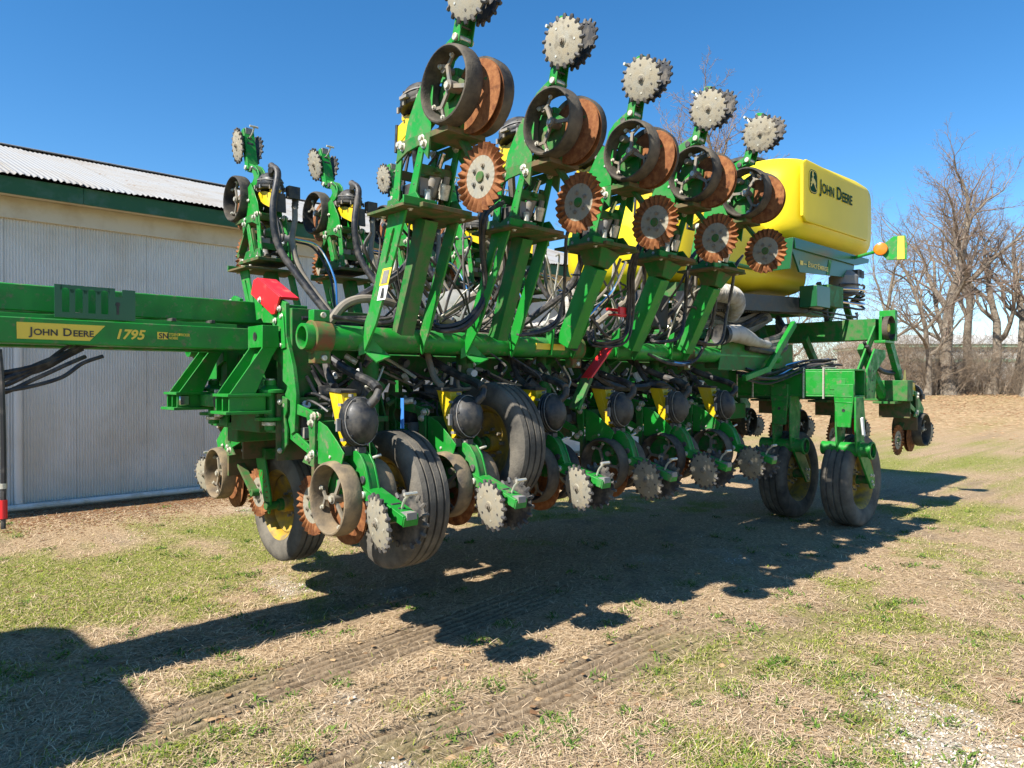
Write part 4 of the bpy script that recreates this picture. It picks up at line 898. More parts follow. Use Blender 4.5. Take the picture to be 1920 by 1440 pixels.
# ---- centre section: tool bars, transport wheels, frame
m = MB()
z0, z1 = 1.42, 1.72
m.box((7.75, 2.96, z0), (8.05, 6.14, z0+.02), g); m.box((7.75, 2.96, z1-.02), (8.05, 6.14, z1), g); m.box((7.75, 2.96, z0+.02), (7.77, 6.14, z1-.02), g); m.box((8.03, 2.96, z0+.02), (8.05, 6.14, z1-.02), g)
P('centre_tool_bar', m, .006)
P('embossed_panel', MB().box((7.744, 3.05, 1.50), (7.7485, 3.22, 1.62), g), .002)
for c in (3.28, 3.50, 4.10, 4.30, 5.0): 
    m = MB().tube([(7.735, c, 1.40), (7.735, c, 1.735), (8.06, c, 1.735)], .011, 'zinc', 6)
    P('u_bolt', m)
for c0 in (3.14, 3.85):
    m = MB()
    m.prism([(-.10, .14), (.10, .14), (.10, -.02), (.07, -.32), (-.07, -.32), (-.10, -.02)], (7.72, c0-.08, 1.42), (0, 1, 0), (0, 0, 1), .03, g)
    m.lathe([(0, -.003), (.018, -.003)], (7.72, c0-.08, 1.28), (1, 0, 0), 'black', 12)
    for zz in (1.36, 1.42): m.box((7.715, c0-.17, zz), (7.745, c0+.01, zz+.012), g)
    for s in (-.10, .10):
        m.prism([(7.74, 1.42), (7.95, 1.42), (8.0, 1.2), (7.95, .84), (7.85, .78), (7.77, .84), (7.74, 1.10)], (0, c0-.08+s, 0), (1, 0, 0), (0, 0, 1), .02, g)
    m.cyl((7.86, c0-.30, .86), (7.86, c0+.2, .86), .075, g, 18); m.lathe([(.075, 0), (.095, 0), (.095, .03), (.06, .03), (.06, .0)], (7.86, c0-.33, .86), (0, 1, 0), g, 20)
    m.lathe([(.06, -.331+.33), (0, 0)], (7.86, c0-.30, .86), (0, 1, 0), 'black', 16)
    P('transport_leg', m, .005)
    m = MB(); m.prism([(7.80, .95), (7.92, .95), (8.21, .55), (8.20, .42), (8.12, .42), (7.79, .80)], (0, c0-.20, 0), (1, 0, 0), (0, 0, 1), .022, g)
    for q in ((8.13, .50), (8.17, .56), (8.10, .57), (8.16, .46)): m.bolt((q[0], c0-.222, q[1]), (0, -1, 0), .012, .012)
    m.cyl((8.15, c0-.2, .51), (8.15, c0+.02, .51), .045, 'green_dirty', 12)
    P('transport_arm', m, .004)
    m = MB(); m.cyl((7.90, c0-.12, 1.36), (7.95, c0-.12, 1.18), .022, 'chrome', 12); m.cyl((7.95, c0-.12, 1.20), (7.98, c0-.12, 1.02), .045, 'red', 12); P('lift_cylinder', m)
    wheel(8.14, c0, .50, .50, .29, (0, -1, 0), name='transport_wheel', flipdish=-1)
P('reflector', MB().prism([(0, .10), (.04, .11), (.10, -.08), (.08, -.10), (.05, -.08)], (7.80, 2.92, 1.10), (1, 0, 0), (0, 0, 1), .02, 'white'), .003)
m = MB()                                                     # end plate, dark of its holes painted as black discs, and rear arm
m.prism([(8.06, 1.40), (8.30, 1.40), (8.34, 1.70), (8.62, 1.86), (8.62, 1.94), (8.30, 1.95), (8.08, 1.72)], (0, 2.97, 0), (1, 0, 0), (0, 0, 1), .02, g)
m.prism([(8.02, 1.72), (8.12, 1.72), (8.44, 2.02), (8.60, 2.22), (8.50, 2.22), (8.32, 2.04)], (0, 3.04, 0), (1, 0, 0), (0, 0, 1), .02, g)
for q in ((8.14, 1.50), (8.14, 1.64), (8.22, 1.48), (8.22, 1.60), (8.25, 1.70), (8.16, 1.70)): m.cyl((q[0], 2.947, q[1]), (q[0], 2.951, q[1]), .012, 'black', 8)
both('centre_end_plate', m, .004)
m = MB().box((8.50, 3.02, 2.06), (8.72, 6.08, 2.30), 'green_dusty_shaded'); P('rear_frame_beam', m, .006)  # darker green puts shade into the rear frame's colour
m = MB().box((8.46, 2.90, 2.02), (8.75, 3.02, 2.05), g).box((8.70, 2.88, 2.05), (8.78, 3.05, 2.40), g).box((8.5, 2.95, 2.052), (8.70, 2.985, 2.32), g); both('frame_end', m, .004)
m = MB(); m.lathe([(.0, .035), (.045, .03), (.055, 0), (.11, .012), (.135, .0), (.135, .06)], (8.58, 2.935, 2.19), (0, -1, 0), 'black', 28, keys=['yellow', 'yellow', 'rubber', 'rubber', 'rubber']); P('cable_reel', m)
m = MB().beam((8.74, 2.96, 2.06), (9.06, 2.92, 1.50), .10, .06, g, up=(0, 1, 0)); m.prism([(8.93, 1.56), (8.99, 1.72), (9.03, 1.72), (9.07, 1.50), (9.03, 1.48)], (0, 2.875, 0), (1, 0, 0), (0, 0, 1), .003, 'decal_yellow'); both('rear_diagonal', m, .004)
m = MB().beam((8.30, 3.10, 1.98), (8.80, 3.04, 1.42), .10, .07, g, up=(0, 1, 0)).beam((8.2, 3.7, 2.1), (8.8, 3.7, 1.5), .08, .07, 'green_dusty_shaded', up=(0, 1, 0)).beam((8.1, 4.2, 2.25), (8.8, 4.2, 1.5), .08, .07, 'green_dusty_shaded', up=(0, 1, 0)); both('rear_diagonal', m, .004)
P('rear_tool_bar', MB().box((8.80, 2.78, 1.36), (8.985, 6.3, 1.60), 'green_dusty_shaded'), .008)
for k in range(5): P('rear_bar_saddle', MB().box((8.7, 3.0+.762*k-.12, 1.33), (8.93, 3.0+.762*k+.12, 1.357), 'green_dirty'), .003)
m = MB().tube(spline([(8.2, 3.0, 1.98), (8.45, 2.98, 1.74), (8.8, 2.96, 1.68), (9.1, 2.95, 1.72)]), .022, 'hose', 8).tube(spline([(8.2, 3.03, 2.02), (8.5, 3.0, 1.76), (8.85, 2.98, 1.70), (9.1, 2.97, 1.75)]), .018, 'hose', 8); P('hose_bundle', m)
# main spine between the wings and the centre section
P('main_frame_tube', MB().box((2.32, 4.335, 1.80), (7.74, 4.765, 2.0), 'green_dusty_shaded'), .01)  # tube added here and widened to shut bright slits in the ground shadow
both('spine_beam', MB().box((6.2, 3.62, 1.72), (7.74, 3.80, 2.0), 'green_dusty_shaded'), .008)
P('spine_strut', MB().beam((6.95, 3.52, 1.72), (7.55, 3.52, 2.22), .05, .07, 'green').beam((6.5, 3.54, 1.62), (6.97, 3.52, 1.72), .05, .06, 'green'), .006)
both('spine_plate', MB().prism([(6.1, 1.70), (6.2, 2.02), (6.9, 2.02), (7.1, 1.86), (6.9, 1.70)], (0, 3.60, 0), (1, 0, 0), (0, 0, 1), .012, 'green_dusty_shaded'), .003)
m = MB()
for t in (6.3, 7.1, 7.6):
    m.beam((t, 3.9, 2.0), (t+.1, 4.1, 2.55), .09, .09, 'green_dusty_shaded'); m.beam((t, 5.2, 2.0), (t+.1, 5.0, 2.55), .09, .09, 'green_dusty_shaded')
for c in (4.0, 5.1): m.box((5.9, c-.07, 2.42), (9.3, c+.07, 2.56), 'green_dusty_shaded')
for t in (6.0, 7.5, 9.1): m.box((t, 4.07, 2.44), (t+.12, 5.03, 2.55), 'green_dusty_shaded')
for c in (3.6, 5.5): m.beam((8.6, c, 2.3), (9.05, c, 2.8), .07, .07, 'green_dusty_shaded'); m.beam((9.4, c, 2.2), (9.0, c, 2.75), .07, .05, 'green_dusty_shaded'); m.beam((8.62, c, 2.28), (8.35, c, 2.75), .05, .05, 'tooth')
P('tank_cradle', m, .005)

# ---- yellow bulk tanks
def loft(secs, key, n=48, ex=5.0):
    """secs: (t, c0, half width, z lo, z hi, z of greatest width, exponent)."""
    m = MB(); v = []
    for t, c0, hw, zl, zh, e in secs:
        zc, hh = (zl+zh)/2, (zh-zl)/2
        for j in range(n):
            a = 2*math.pi*j/n; ca, sa_ = math.cos(a), math.sin(a)
            v.append((t, c0+hw*math.copysign(abs(ca)**(2/e), ca), zc+hh*math.copysign(abs(sa_)**(2/e), sa_)))
    k = len(secs); m.add(v, [(i*n+j, (i+1)*n+j, (i+1)*n+(j+1) % n, i*n+(j+1) % n) for i in range(k-1) for j in range(n)], key, True)
    m.add([v[j] for j in range(n)], [list(range(n))], key); m.add([v[(k-1)*n+j] for j in range(n)], [list(range(n))[::-1]], key); return m
tank = loft([(7.35, 4.55, .60, 3.20, 3.55, 3), (7.38, 4.55, .78, 3.14, 3.70, 3.4), (7.48, 4.55, .95, 3.10, 3.99, 4), (7.66, 4.55, 1.06, 3.08, 4.12, 5), (7.9, 4.55, 1.10, 3.08, 4.17, 4.8), (8.6, 4.55, 1.10, 3.09, 4.20, 4.8), (9.3, 4.55, 1.10, 3.10, 4.22, 4.8), (9.62, 4.55, 1.08, 3.11, 4.21, 5), (9.80, 4.55, 1.0, 3.16, 4.06, 4), (9.88, 4.55, .86, 3.26, 3.92, 3.4), (9.90, 4.55, .6, 3.4, 3.8, 3)], 'yellow_tank')
P('bulk_tank', tank)
P('tank_side_panel', loft([(7.62, 3.47, .016, 3.40, 3.98, 8), (7.68, 3.46, .020, 3.34, 4.02, 9), (9.4, 3.46, .020, 3.36, 4.0, 9), (9.44, 3.46, .016, 3.40, 3.98, 8)], 'yellow_tank'))
for t in (7.9, 8.9): P('tank_lid', MB().lathe([(.0, .06), (.2, .055), (.25, .03), (.25, 0)], (t, 4.3, 4.18), (0, 0, 1), 'black', 28))
P('bulk_tank', loft([(5.62, 4.55, .3, 2.85, 3.15, 3), (5.65, 4.55, .5, 2.70, 3.28, 3.4), (5.75, 4.55, .66, 2.6, 3.38, 4), (5.95, 4.55, .74, 2.56, 3.42, 5), (6.6, 4.55, .78, 2.55, 3.44, 5), (7.2, 4.55, .80, 2.55, 3.44, 5), (7.6, 4.55, .80, 2.6, 3.40, 5), (8.4, 4.55, .78, 2.62, 3.3, 5)], 'yellow_tank'), label='lower front hopper body of the yellow tank')
m = MB()                                                     # dark green skirt under the tank
m.prism([(7.60, 2.78), (9.05, 2.86), (9.10, 3.02), (9.55, 3.10), (9.55, 3.14), (7.42, 3.13), (7.40, 3.02)], (0, 3.50, 0), (1, 0, 0), (0, 0, 1), .02, 'tank_green')
m.prism([(7.45, 3.02), (9.12, 3.02), (9.5, 3.10), (9.5, 3.14), (7.42, 3.13)], (0, 3.475, 0), (1, 0, 0), (0, 0, 1), .02, 'tank_green')
m.prism([(3.50, 2.80), (5.6, 2.80), (5.62, 3.13), (3.46, 3.13)], (7.40, 0, 0), (0, 1, 0), (0, 0, 1), .02, 'tank_green')
m.prism([(8.28, 2.82), (8.36, 2.825), (8.42, 3.0), (8.34, 3.0)], (0, 3.477, 0), (1, 0, 0), (0, 0, 1), .002, 'green')
P('tank_skirt', m, .006)
m = MB(); m.tube(spline([(6.0, 3.76, 2.78), (6.6, 3.755, 2.80), (7.1, 3.75, 2.80), (7.3, 3.748, 2.88), (7.45, 3.748, 3.0)]), .022, 'tank_green', 8); P('tank_band', m)
word('series_lettering', 'EXACT EMERGE', 7.79, 2.86, 3.476, .085, .068, 'decal_yellow', 1.05, .0015, gap=-.02)
P('series_badge', MB().prism([(0, 0), (.07, .002), (.07, .05), (0, .048)], (7.60, 3.477, 2.86), (1, 0, 0), (0, 0, 1), .002, 'decal_yellow').prism([(.085, .015), (.16, .018), (.16, .026), (.085, .023)], (7.60, 3.477, 2.86), (1, 0, 0), (0, 0, 1), .002, 'decal_yellow'))
word('tank_lettering', 'JOHN DEERE', 8.00, 3.72, 3.434, .205, .155, 'dark_green', .93, .004, lift=.003)
# leaping animal emblem beside the lettering
def rrect(w, h, r, n=5):
    out = []
    for cx, cy, a0 in ((w/2-r, h/2-r, 0), (-w/2+r, h/2-r, 90), (-w/2+r, -h/2+r, 180), (w/2-r, -h/2+r, 270)):
        for k in range(n+1): a = math.radians(a0+90*k/n); out.append((cx+r*math.cos(a), cy+r*math.sin(a)))
    return out
eo = (7.83, 3.437, 3.80)
P('emblem', MB().prism(rrect(.21, .26, .07), eo, AX, AZ, .002, 'dark_green').prism(rrect(.192, .242, .062), (eo[0], 3.4352, eo[2]), AX, AZ, .0016, 'decal_yellow').prism(rrect(.176, .226, .055), (eo[0], 3.4336, eo[2]), AX, AZ, .0016, 'dark_green'))
deer = [(-.09, -.03), (-.06, .0), (-.06, .04), (-.03, .05), (-.045, .085), (-.03, .11), (-.035, .13), (-.015, .12), (.0, .13), (-.008, .10), (.015, .09), (.012, .08), (-.008, .075), (-.003, .045), (.04, .03), (.075, -.01), (.06, -.04), (.10, -.09), (.085, -.095), (.035, -.05), (.0, -.02), (-.04, -.03), (-.07, -.075), (-.085, -.07), (-.065, -.02)]
P('emblem_animal', MB().prism([(x*.78, y*.84) for x, y in deer], (eo[0], 3.4318, eo[2]), AX, AZ, .0016, 'decal_yellow'))
# marker paddle with amber lamp
m = MB().prism([(-.11, -.05), (-.03, -.14), (.16, -.15), (.17, .0), (.15, .13), (.03, .13), (-.11, .02)], (9.0, 3.03, 3.16), (.25, -1, 0), (0, 0, 1), .03, 'green'); m.prism([(.07, -.145), (.145, -.147), (.14, .122), (.075, .125)], (8.966, 3.022, 3.16), (.25, -1, 0), (0, 0, 1), .004, 'decal_yellow', -.001); P('marker_paddle', m, .004)
P('amber_lamp', MB().lathe([(.0, .016), (.045, .013), (.07, .005), (.076, -.005), (.076, -.05), (.0, -.05)], (8.91, 3.11, 3.15), (-1, -.25, 0), 'amber', 24, keys=['amber', 'amber', 'amber', 'black', 'black']).tube([(9.0, 3.2, 3.14), (9.05, 3.5, 3.10)], .02, 'green', 8))
# gearbox, blower and clutter under the tank end
m = MB().box((8.2, 3.42, 2.45), (8.62, 3.72, 2.70), 'green_dusty_shaded').box((7.85, 3.40, 2.42), (8.2, 3.6, 2.66), 'tank_green'); P('valve_box', m, .006)
m = MB().lathe([(.0, 0), (.10, .01), (.17, .05), (.17, .25), (.10, .32), (.0, .33)], (8.95, 3.55, 2.62), (0, 0, 1), 'grey_part', 20)
for k in range(6): m.tube(spline([(8.7, 3.5, 2.50+.05*k), (8.95, 3.38, 2.46+.06*k), (9.25, 3.42, 2.50+.05*k), (9.3, 3.6, 2.6)]), .014, ('hose', 'chrome', 'hose')[k % 3], 6)
m.box((9.0, 3.4, 2.86), (9.2, 3.6, 2.95), 'black'); P('blower', m)
m = MB().box((9.05, 3.40, 2.86), (9.13, 3.48, 2.96), 'black').cyl((9.02, 3.40, 2.80), (8.98, 3.38, 2.80), .05, 'chrome', 14); P('work_lamp', m, .004)
# conveyor belt case, oversized and black to darken the belly, and ducts under the tanks
m = MB().beam((5.9, 3.86, 2.38), (8.1, 3.70, 2.46), .22, .17, 'black')
for k in range(40): t = 6.0+k*.047; m.box((t, 3.735-.03*(k/20-1)*0, 2.27+.0025*k), (t+.02, 3.80, 2.30+.0025*k), 'tooth')
P('conveyor_case', m)
def duct(pts, r, n=120, key='corr'):
    sp = spline(pts, 30); rs = [r*(1+.09*math.sin(i*1.9)) for i in range(len(sp))]; return MB().tube(sp, rs, key, 16)
P('air_duct', duct([(5.95, 3.60, 2.42), (6.15, 3.58, 2.44), (6.4, 3.60, 2.43), (6.60, 3.68, 2.36), (6.7, 3.8, 2.28)], .085))
P('air_duct', duct([(3.6, 4.15, 2.05), (4.0, 4.1, 2.0), (4.35, 4.05, 2.08), (4.55, 4.1, 2.25), (4.7, 4.2, 2.4)], .055))
m = MB().tube(spline([(6.02, 3.50, 2.03), (6.3, 3.50, 2.05), (6.7, 3.52, 1.99), (7.0, 3.53, 1.97)]), [.09, .09, .085, .08, .085, .08, .09, .085, .08, .075, .07, .06, .05, .05, .045, .04, .04, .04, .03][:19], 'corr', 14); P('hose_bag', m)
P('duct_mouth', MB().lathe([(.0, .0), (.085, .0), (.098, -.01), (.098, .05)], (5.99, 3.50, 2.03), (1, 0, 0), 'black', 20))
for k in range(5): P('duct_hose', MB().tube(spline([(6.6+.1*k, 3.56, 1.93+.02*k), (7.1, 3.55+.01*k, 1.90+.03*k), (7.5, 3.6, 1.96+.04*k), (7.75, 3.8, 2.15+.04*k)]), .035, 'hose_grey' if k % 2 else 'hose', 8))
m = MB().prism([(0, 0), (.34, 0), (.36, .30), (.04, .34)], (5.05, 3.92, 2.06), (1, 0, 0), (0, 0, 1), .25, 'black'); P('control_box', m, .02)
P('fan_shroud', MB().lathe([(.0, .05), (.2, .05), (.28, .02), (.28, -.15)], (3.85, 4.75, 2.1), (-.4, -1, 0), 'corr', 32))

# ---- hoses and wiring
R = random.Random(99); FIT = MB()
def hose(pts, r=.012, key='hose', n=7, name='hose'): return P(name, MB().tube(spline(pts, 7), r, key, n))
def bundle(pts, k, r, spread, keys=('hose',), name='hose_bundle'):
    for i in range(k):
        o = Vector((R.gauss(0, spread), R.gauss(0, spread), R.gauss(0, spread))); m = MB()
        m.tube(spline([Vector(p)+o+Vector((R.gauss(0, spread*.35), R.gauss(0, spread*.35), R.gauss(0, spread*.35))) for p in pts], 7), r*R.uniform(.75, 1.25), keys[i % len(keys)], 6); P('hose', m)
# hoses under the tongue, off towards the tractor
bundle([(.98, 4.33, 1.80), (.88, 4.32, 1.75), (.76, 4.30, 1.67), (.57, 4.30, 1.615), (.35, 4.30, 1.61), (-.1, 4.32, 1.68), (-.8, 4.4, 1.8)], 9, .012, .030, ('hose', 'hose', 'black'))
hose([(.55, 4.20, 1.75), (.56, 4.19, 1.55), (.565, 4.19, 1.2), (.563, 4.19, .98)], .013); P('hose_tip', MB().cyl((.563, 4.19, 1.075), (.563, 4.19, 1.10), .016, 'zinc', 10).cyl((.563, 4.19, .93), (.563, 4.19, 1.02), .018, 'red', 10).cyl((.563, 4.19, .88), (.563, 4.19, .93), .011, 'black', 8))
# looms lying along the near and far tubes
for c in (3.78, 3.92, 4.05):
    bundle([(2.1, c, 1.93), (2.7, c+.03, 1.96), (3.3, c-.02, 1.92), (4.0, c+.02, 1.97), (4.7, c, 1.92), (5.4, c+.02, 1.96), (6.2, c, 1.92)], 5, .013, .03, ('hose', 'hose', 'hose_grey'))
    bundle([(2.3, 9.1-c, 1.93), (3.0, 9.1-c, 1.97), (4.0, 9.1-c, 1.92), (5.2, 9.1-c, 1.97)], 3, .014, .03, ('hose', 'hose_grey'))
# loops rising from the near tube to each raised unit
for i in range(NU):
    t = 2.40+.762*i
    j = lambda a=.04: R.uniform(-a, a)
    bundle([(t+.36+j(), 3.62, 1.98), (t+.20+j(.08), 3.50, 1.90+j(.03)), (t+.45+j(), 3.42, 1.93+j(.05)), (t+.55+j(), 3.40, 2.15+j()), (t+.50+j(), 3.34, 2.42), (t+.46, 3.28, 2.60), (t+.60, 3.28, 2.72)], (3, 2, 4, 2, 3)[i], .012, .014)
    bundle([(t-.1, 3.75, 1.95), (t+.1, 3.66, 2.05), (t+.12, 3.5, 2.3), (t+.05, 3.42, 2.55), (t, 3.38, 2.75)], 3, .014, .03, ('hose', 'hose_grey', 'hose'))
    hose([(t-.30, 3.80, 1.98), (t-.10, 3.74, 2.12), (t+.16, 3.70, 2.30), (t+.2, 3.6, 2.5), (t+.1, 3.45, 2.7), (t+.02, 3.38, 2.95)], .026, 'hose_grey' if i % 2 else 'hose')
    bundle([(t+.2, 3.95, 1.95), (t+.35, 3.9, 2.15), (t+.28, 3.85, 2.35), (t+.45, 3.8, 2.2), (t+.6, 3.85, 1.98)], 4, .012, .035, ('hose', 'chrome', 'hose', 'hose_grey'))
    m = FIT
    for k in range(9):
        q = Vector((t+R.uniform(-.1, .5), R.uniform(3.72, 4.05), R.uniform(1.92, 2.12))); d = Vector((R.gauss(0, 1), R.gauss(0, 1), R.gauss(0, 1))).normalized()*R.uniform(.03, .07); m.cyl(q, q+d, R.uniform(.012, .028), R.choice(('grey_part', 'zinc', 'black', 'black', 'chrome')), 8)
for i in range(NU):
    t = 2.40+.762*i
    for k in range(9):
        a = Vector((t+R.uniform(-.25, .5), R.uniform(3.6, 3.95), R.uniform(1.9, 2.0))); b = Vector((t+R.uniform(-.2, .55), R.uniform(3.35, 3.8), R.uniform(2.15, 2.62))); mid = (a+b)/2+Vector((R.gauss(0, .1), R.gauss(0, .06), R.gauss(-.06, .1)))
        hose([a, mid, b, b+Vector((R.uniform(-.1, .1), R.uniform(-.1, .1), R.uniform(.02, .14)))], R.uniform(.005, .011), R.choice(('hose', 'hose', 'black', 'hose_grey', 'zinc')), 6)
    for k in range(5):
        a = Vector((t-.05+R.uniform(-.2, .3), R.uniform(3.62, 4.0), R.uniform(1.64, 1.8))); b = a+Vector((R.uniform(-.3, .3), R.uniform(-.25, .05), R.uniform(-.26, -.1))); hose([a, (a+b)/2+Vector((R.gauss(0, .08), R.gauss(0, .05), R.gauss(-.03, .05))), b], R.uniform(.006, .014), R.choice(('hose', 'black', 'zinc', 'hose_grey')), 6)
hose([(2.05, 3.72, 1.93), (2.15, 3.70, 2.05), (2.32, 3.70, 2.09), (2.6, 3.72, 2.06), (2.9, 3.74, 2.0), (3.1, 3.80, 1.95)], .026, 'hose_grey', 9)
hose([(2.02, 3.62, 1.96), (2.25, 3.58, 1.935), (2.38, 3.56, 1.95), (2.42, 3.58, 2.02), (2.5, 3.66, 2.05)], .014)
hose([(4.02, 3.56, 2.02), (4.10, 3.52, 2.10), (4.22, 3.48, 1.98), (4.30, 3.48, 1.94)], .012)
hose([(3.95, 3.54, 1.95), (4.15, 3.50, 2.12), (4.3, 3.42, 2.3), (4.32, 3.32, 2.5)], .011, 'chrome'); hose([(3.9, 3.56, 1.97), (4.1, 3.52, 2.14), (4.26, 3.44, 2.32), (4.28, 3.34, 2.52)], .011, 'hose_grey')
# far raised units: big vacuum hoses hanging down
for i in range(FU):
    t = 2.64+.762*i
    hose([(t-.02, 5.72, 3.40), (t-.02, 5.60, 3.30), (t-.07, 5.58, 3.0), (t-.03, 5.56, 2.7), (t+.10, 5.40, 2.4), (t+.25, 5.2, 2.1)], .030, 'hose', 10, 'vacuum_hose')
    hose([(t+.16, 5.66, 3.08), (t+.14, 5.62, 2.95), (t+.10, 5.58, 2.75), (t+.14, 5.5, 2.5), (t+.26, 5.3, 2.2), (t+.32, 5.2, 2.05)], .024, 'hose_grey', 10, 'seed_hose')
    P('hose_elbow', MB().tube(spline([(t+.17, 5.68, 3.22), (t+.17, 5.67, 3.14), (t+.16, 5.66, 3.06)], 6), [.026, .03, .026, .03, .026, .03, .026, .03, .026, .03, .026, .03, .026][:13], 'black', 10).box((t+.08, 5.60, 3.13), (t+.18, 5.66, 3.23), 'black'))
    hose([(t+.20, 5.75, 2.80), (t+.36, 5.7, 2.75), (t+.46, 5.6, 2.5), (t+.46, 5.5, 2.2), (t+.5, 5.3, 2.0)], .010, 'hose'); hose([(t+.20, 5.75, 2.82), (t+.40, 5.7, 2.77), (t+.50, 5.6, 2.5), (t+.48, 5.5, 2.2), (t+.5, 5.3, 2.0)], .010, 'chrome')
    P('lift_motor', MB().cyl((t+.02, 5.76, 2.80), (t+.16, 5.74, 2.80), .05, 'grey_part', 12).box((t+.04, 5.70, 2.70), (t+.2, 5.78, 2.76), 'green_dusty_shaded'), .003)
# near lower units: seed and vacuum hoses down to the meters, motors behind
for i in range(NL):
    t = 2.05+.762*i
    hose([(t+.03, 3.85, 1.82), (t+.02, 3.80, 1.72), (t+.0, 3.72, 1.62), (t-.02, 3.62, 1.565)], .022, 'hose_grey' if i == 1 else 'hose', 8, 'seed_hose')
    hose([(t+.0, 3.95, 1.84), (t+.07, 3.85, 1.74), (t+.10, 3.62, 1.64), (t+.10, 3.42, 1.585), (t+.09, 3.34, 1.55)], .028, 'hose', 9, 'vacuum_hose')
    m = FIT.cyl((t+.22, 3.86, 1.58), (t+.30, 3.82, 1.50), .06, 'black', 12).cyl((t+.03, 3.9, 1.52), (t+.14, 3.88, 1.52), .05, 'black', 12)
    for k in range(26):
        q = Vector((t+R.uniform(.08 if i == 0 else -.2, .5), R.uniform(3.74, 4.1), R.uniform(1.46, 1.76))); d = Vector((R.gauss(0, 1), R.gauss(0, 1), R.gauss(0, 1))).normalized()*R.uniform(.03, .09); m.cyl(q, q+d, R.uniform(.01, .03), R.choice(('grey_part', 'zinc', 'black', 'black', 'hose', 'green_dusty_shaded', 'white')), 7)
    bundle([(t-(.0 if i == 0 else .25), 3.95, 1.68), (t+.08, 3.9, 1.56), (t+.25, 3.92, 1.64), (t+.5, 3.95, 1.56)], 4, .011, .03, ('hose', 'hose', 'hose_grey'))
bundle([(4.3, 3.72, 1.72), (4.6, 3.66, 1.56), (4.95, 3.64, 1.55), (5.2, 3.66, 1.58), (5.5, 3.7, 1.5)], 3, .026, .02)
bundle([(5.0, 3.60, 1.86), (5.25, 3.56, 1.78), (5.55, 3.54, 1.78), (5.72, 3.52, 1.9), (5.74, 3.42, 2.2), (5.65, 3.34, 2.5)], 3, .012, .012, ('hose', 'hose', 'chrome'))
bundle([(6.6, 3.6, 1.66), (7.0, 3.56, 1.62), (7.4, 3.6, 1.66), (7.8, 3.5, 1.76), (8.1, 3.3, 1.80)], 7, .014, .03, ('hose', 'hose', 'chrome'))
bundle([(5.9, 3.9, 2.10), (6.4, 3.85, 2.2), (7.0, 3.9, 2.12), (7.5, 3.8, 2.3)], 8, .03, .06, ('hose', 'hose_grey'))
bundle([(7.9, 3.5, 2.4), (8.3, 3.35, 2.35), (8.7, 3.3, 2.34), (9.0, 3.4, 2.42)], 3, .012, .02)
o = P('hydraulic_fittings', FIT); o['kind'] = 'stuff'
P('warning_label', MB().add([(2.197, lean(2.06)+.01, 2.05), (2.197, lean(2.06)-.075, 2.05), (2.197, lean(2.22)-.075, 2.22), (2.197, lean(2.22)+.01, 2.22)], [(0, 1, 2, 3)], 'white').add([(2.195, lean(2.13)+.012, 2.13), (2.195, lean(2.13)-.077, 2.13), (2.195, lean(2.22)-.077, 2.222), (2.195, lean(2.22)+.012, 2.222)], [(0, 1, 2, 3)], 'decal_yellow').add([(2.193, lean(2.14)-.005, 2.14), (2.193, lean(2.14)-.06, 2.14), (2.193, lean(2.21)-.06, 2.21), (2.193, lean(2.21)-.005, 2.21)], [(0, 1, 2, 3)], 'grey_part').add([(2.195, lean(2.07)-.02, 2.06), (2.195, lean(2.07)-.055, 2.06), (2.195, lean(2.11)-.045, 2.115), (2.195, lean(2.11)-.025, 2.115)], [(0, 1, 2, 3)], 'black'))
P('slow_tag', MB().box((2.28, 3.30, 1.33), (2.283, 3.33, 1.50), 'blue'))

# ------------------------------------------------------------------ tractor ahead of the tongue (out of frame, it throws the round shadow at the left)
trac = Thing('farm_tractor', -3.55, 4.55, 'green farm tractor hitched ahead of the planter tongue', 'tractor')
T = trac.part; trac.o.location -= Vector((S, C, 0))*.14
for c in (3.62, 5.48):
    root = trac.part('rear_wheel', MB().cyl((0, -.3, 0), (0, .3, 0), .2, 'yellow_rim', 20).mesh('rear_wheel')); root.location = (-3.15+3.55, c-4.55, 1.0)
    m = MB().lathe([(.5, -.22), (.62, -.26), (.86, -.27), (.96, -.23), (.98, 0), (.96, .23), (.86, .27), (.62, .26), (.5, .22)], (0, 0, 0), (0, 1, 0), 'tyre', 48)
    for k in range(22):
        for s in (-1, 1):
            a = 2*math.pi*(k+.25*s)/22; e = lambda q, r: Vector((math.cos(q)*r, 0, math.sin(q)*r)); m.beam(e(a, .985)+Vector((0, s*.25, 0)), e(a+.16, .99), .05, .05, 'tyre', up=e(a, 1))
    link('tyre', m.mesh('tyre'), root); link('rim', MB().lathe([(.52, -.22), (.46, -.15), (.44, .05), (.2, .05), (.2, .06), (.44, .06), (.46, .2), (.52, .22)], (0, 0, 0), (0, 1, 0), 'yellow_rim', 40).mesh('rim'), root)
for c in (3.75, 5.35):
    root = trac.part('front_wheel', MB().cyl((0, -.25, 0), (0, .25, 0), .15, 'yellow_rim', 20).mesh('front_wheel')); root.location = (-6.05+3.55, c-4.55, .72)
    link('tyre', MB().lathe([(.36, -.18), (.45, -.21), (.62, -.21), (.70, -.17), (.72, 0), (.70, .17), (.62, .21), (.45, .21), (.36, .18)], (0, 0, 0), (0, 1, 0), 'tyre', 40).mesh('tyre'), root)
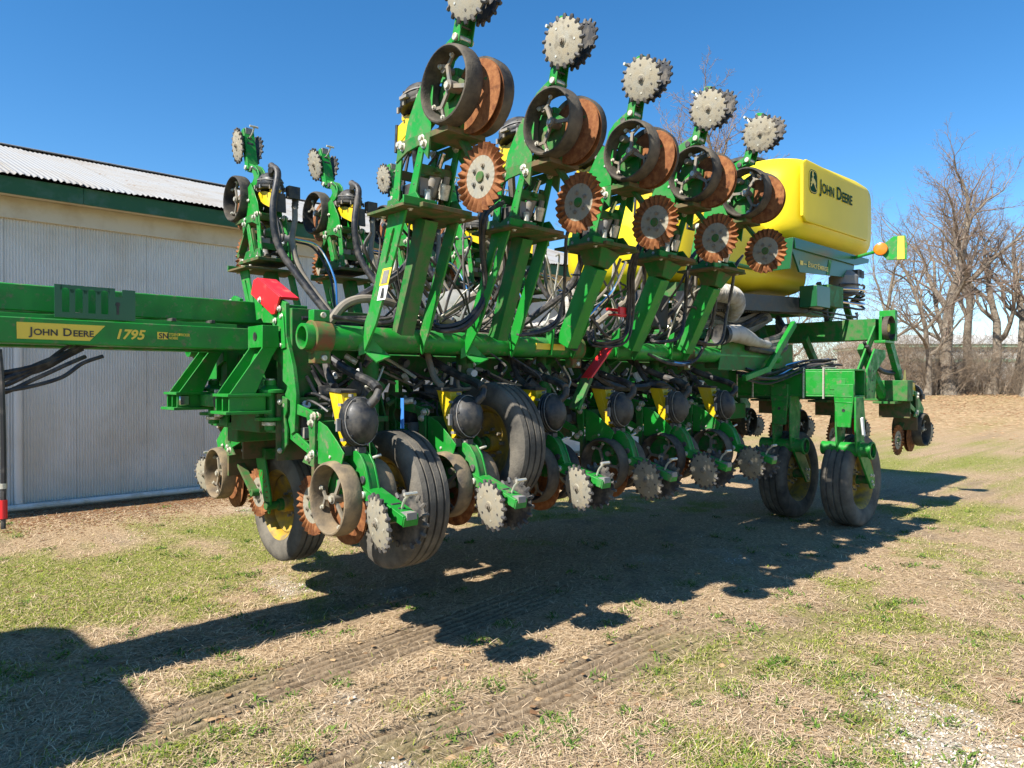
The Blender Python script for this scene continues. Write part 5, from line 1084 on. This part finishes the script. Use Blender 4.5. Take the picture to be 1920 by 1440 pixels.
T('hood', loft([(-6.9, 4.55, .36, 1.15, 1.85, 5), (-6.5, 4.55, .44, 1.05, 2.02, 5), (-4.6, 4.55, .48, 1.05, 2.15, 5), (-4.2, 4.55, .48, 1.05, 2.1, 5)], 'green'))
T('chassis', MB().box((-6.6, 4.25, .65), (-2.2, 4.85, 1.1), 'green_dirty').box((-3.2, 3.95, .8), (-2.5, 5.15, 1.2), 'green_dirty'), .02)
T('hitch_drawbar', MB().box((-2.3, 4.46, .5), (-1.25, 4.64, .58), 'green_dirty').box((-1.45, 4.42, .58), (-1.2, 4.68, 1.97), 'green'), .01)
M['glass'] = mat('tinted_glass', (.02, .03, .03), .05, spec=.8)
T('cab_roof', loft([(-4.35, 4.55, .85, 2.98, 3.12, 4), (-4.3, 4.55, 1.0, 2.95, 3.18, 4), (-2.1, 4.55, 1.06, 2.95, 3.2, 4), (-1.95, 4.55, 1.02, 2.97, 3.18, 4), (-1.80, 4.55, .85, 3.0, 3.14, 4)], 'green'))
m = MB()
for c in (3.66, 5.44):
    for t in (-4.1, -3.0, -1.98): m.beam((t, c, 1.25), (t, c, 2.97), .07, .07, 'black')
T('cab_post', m, .01); T('cab_glass', MB().box((-4.08, 3.68, 1.5), (-2.0, 3.70, 2.95), 'glass').box((-4.08, 5.40, 1.5), (-2.0, 5.42, 2.95), 'glass').box((-2.0, 3.72, 1.4), (-1.98, 5.38, 2.95), 'glass').box((-4.1, 3.72, 1.6), (-4.08, 5.38, 2.95), 'glass'))
T('cab_floor', MB().box((-4.1, 3.7, 1.15), (-1.95, 5.4, 1.38), 'green'), .02); m = MB()
for c in (3.40, 5.18): m.prism([(-4.0, 1.5), (-3.7, 1.95), (-3.2, 2.12), (-2.6, 2.1), (-2.0, 1.75), (-1.85, 1.4), (-1.95, 1.4), (-2.1, 1.7), (-2.65, 2.03), (-3.2, 2.05), (-3.65, 1.88), (-3.9, 1.5)], (0, c+.52, 0), (1, 0, 0), (0, 0, 1), .52, 'green')
T('fender', m, .01)
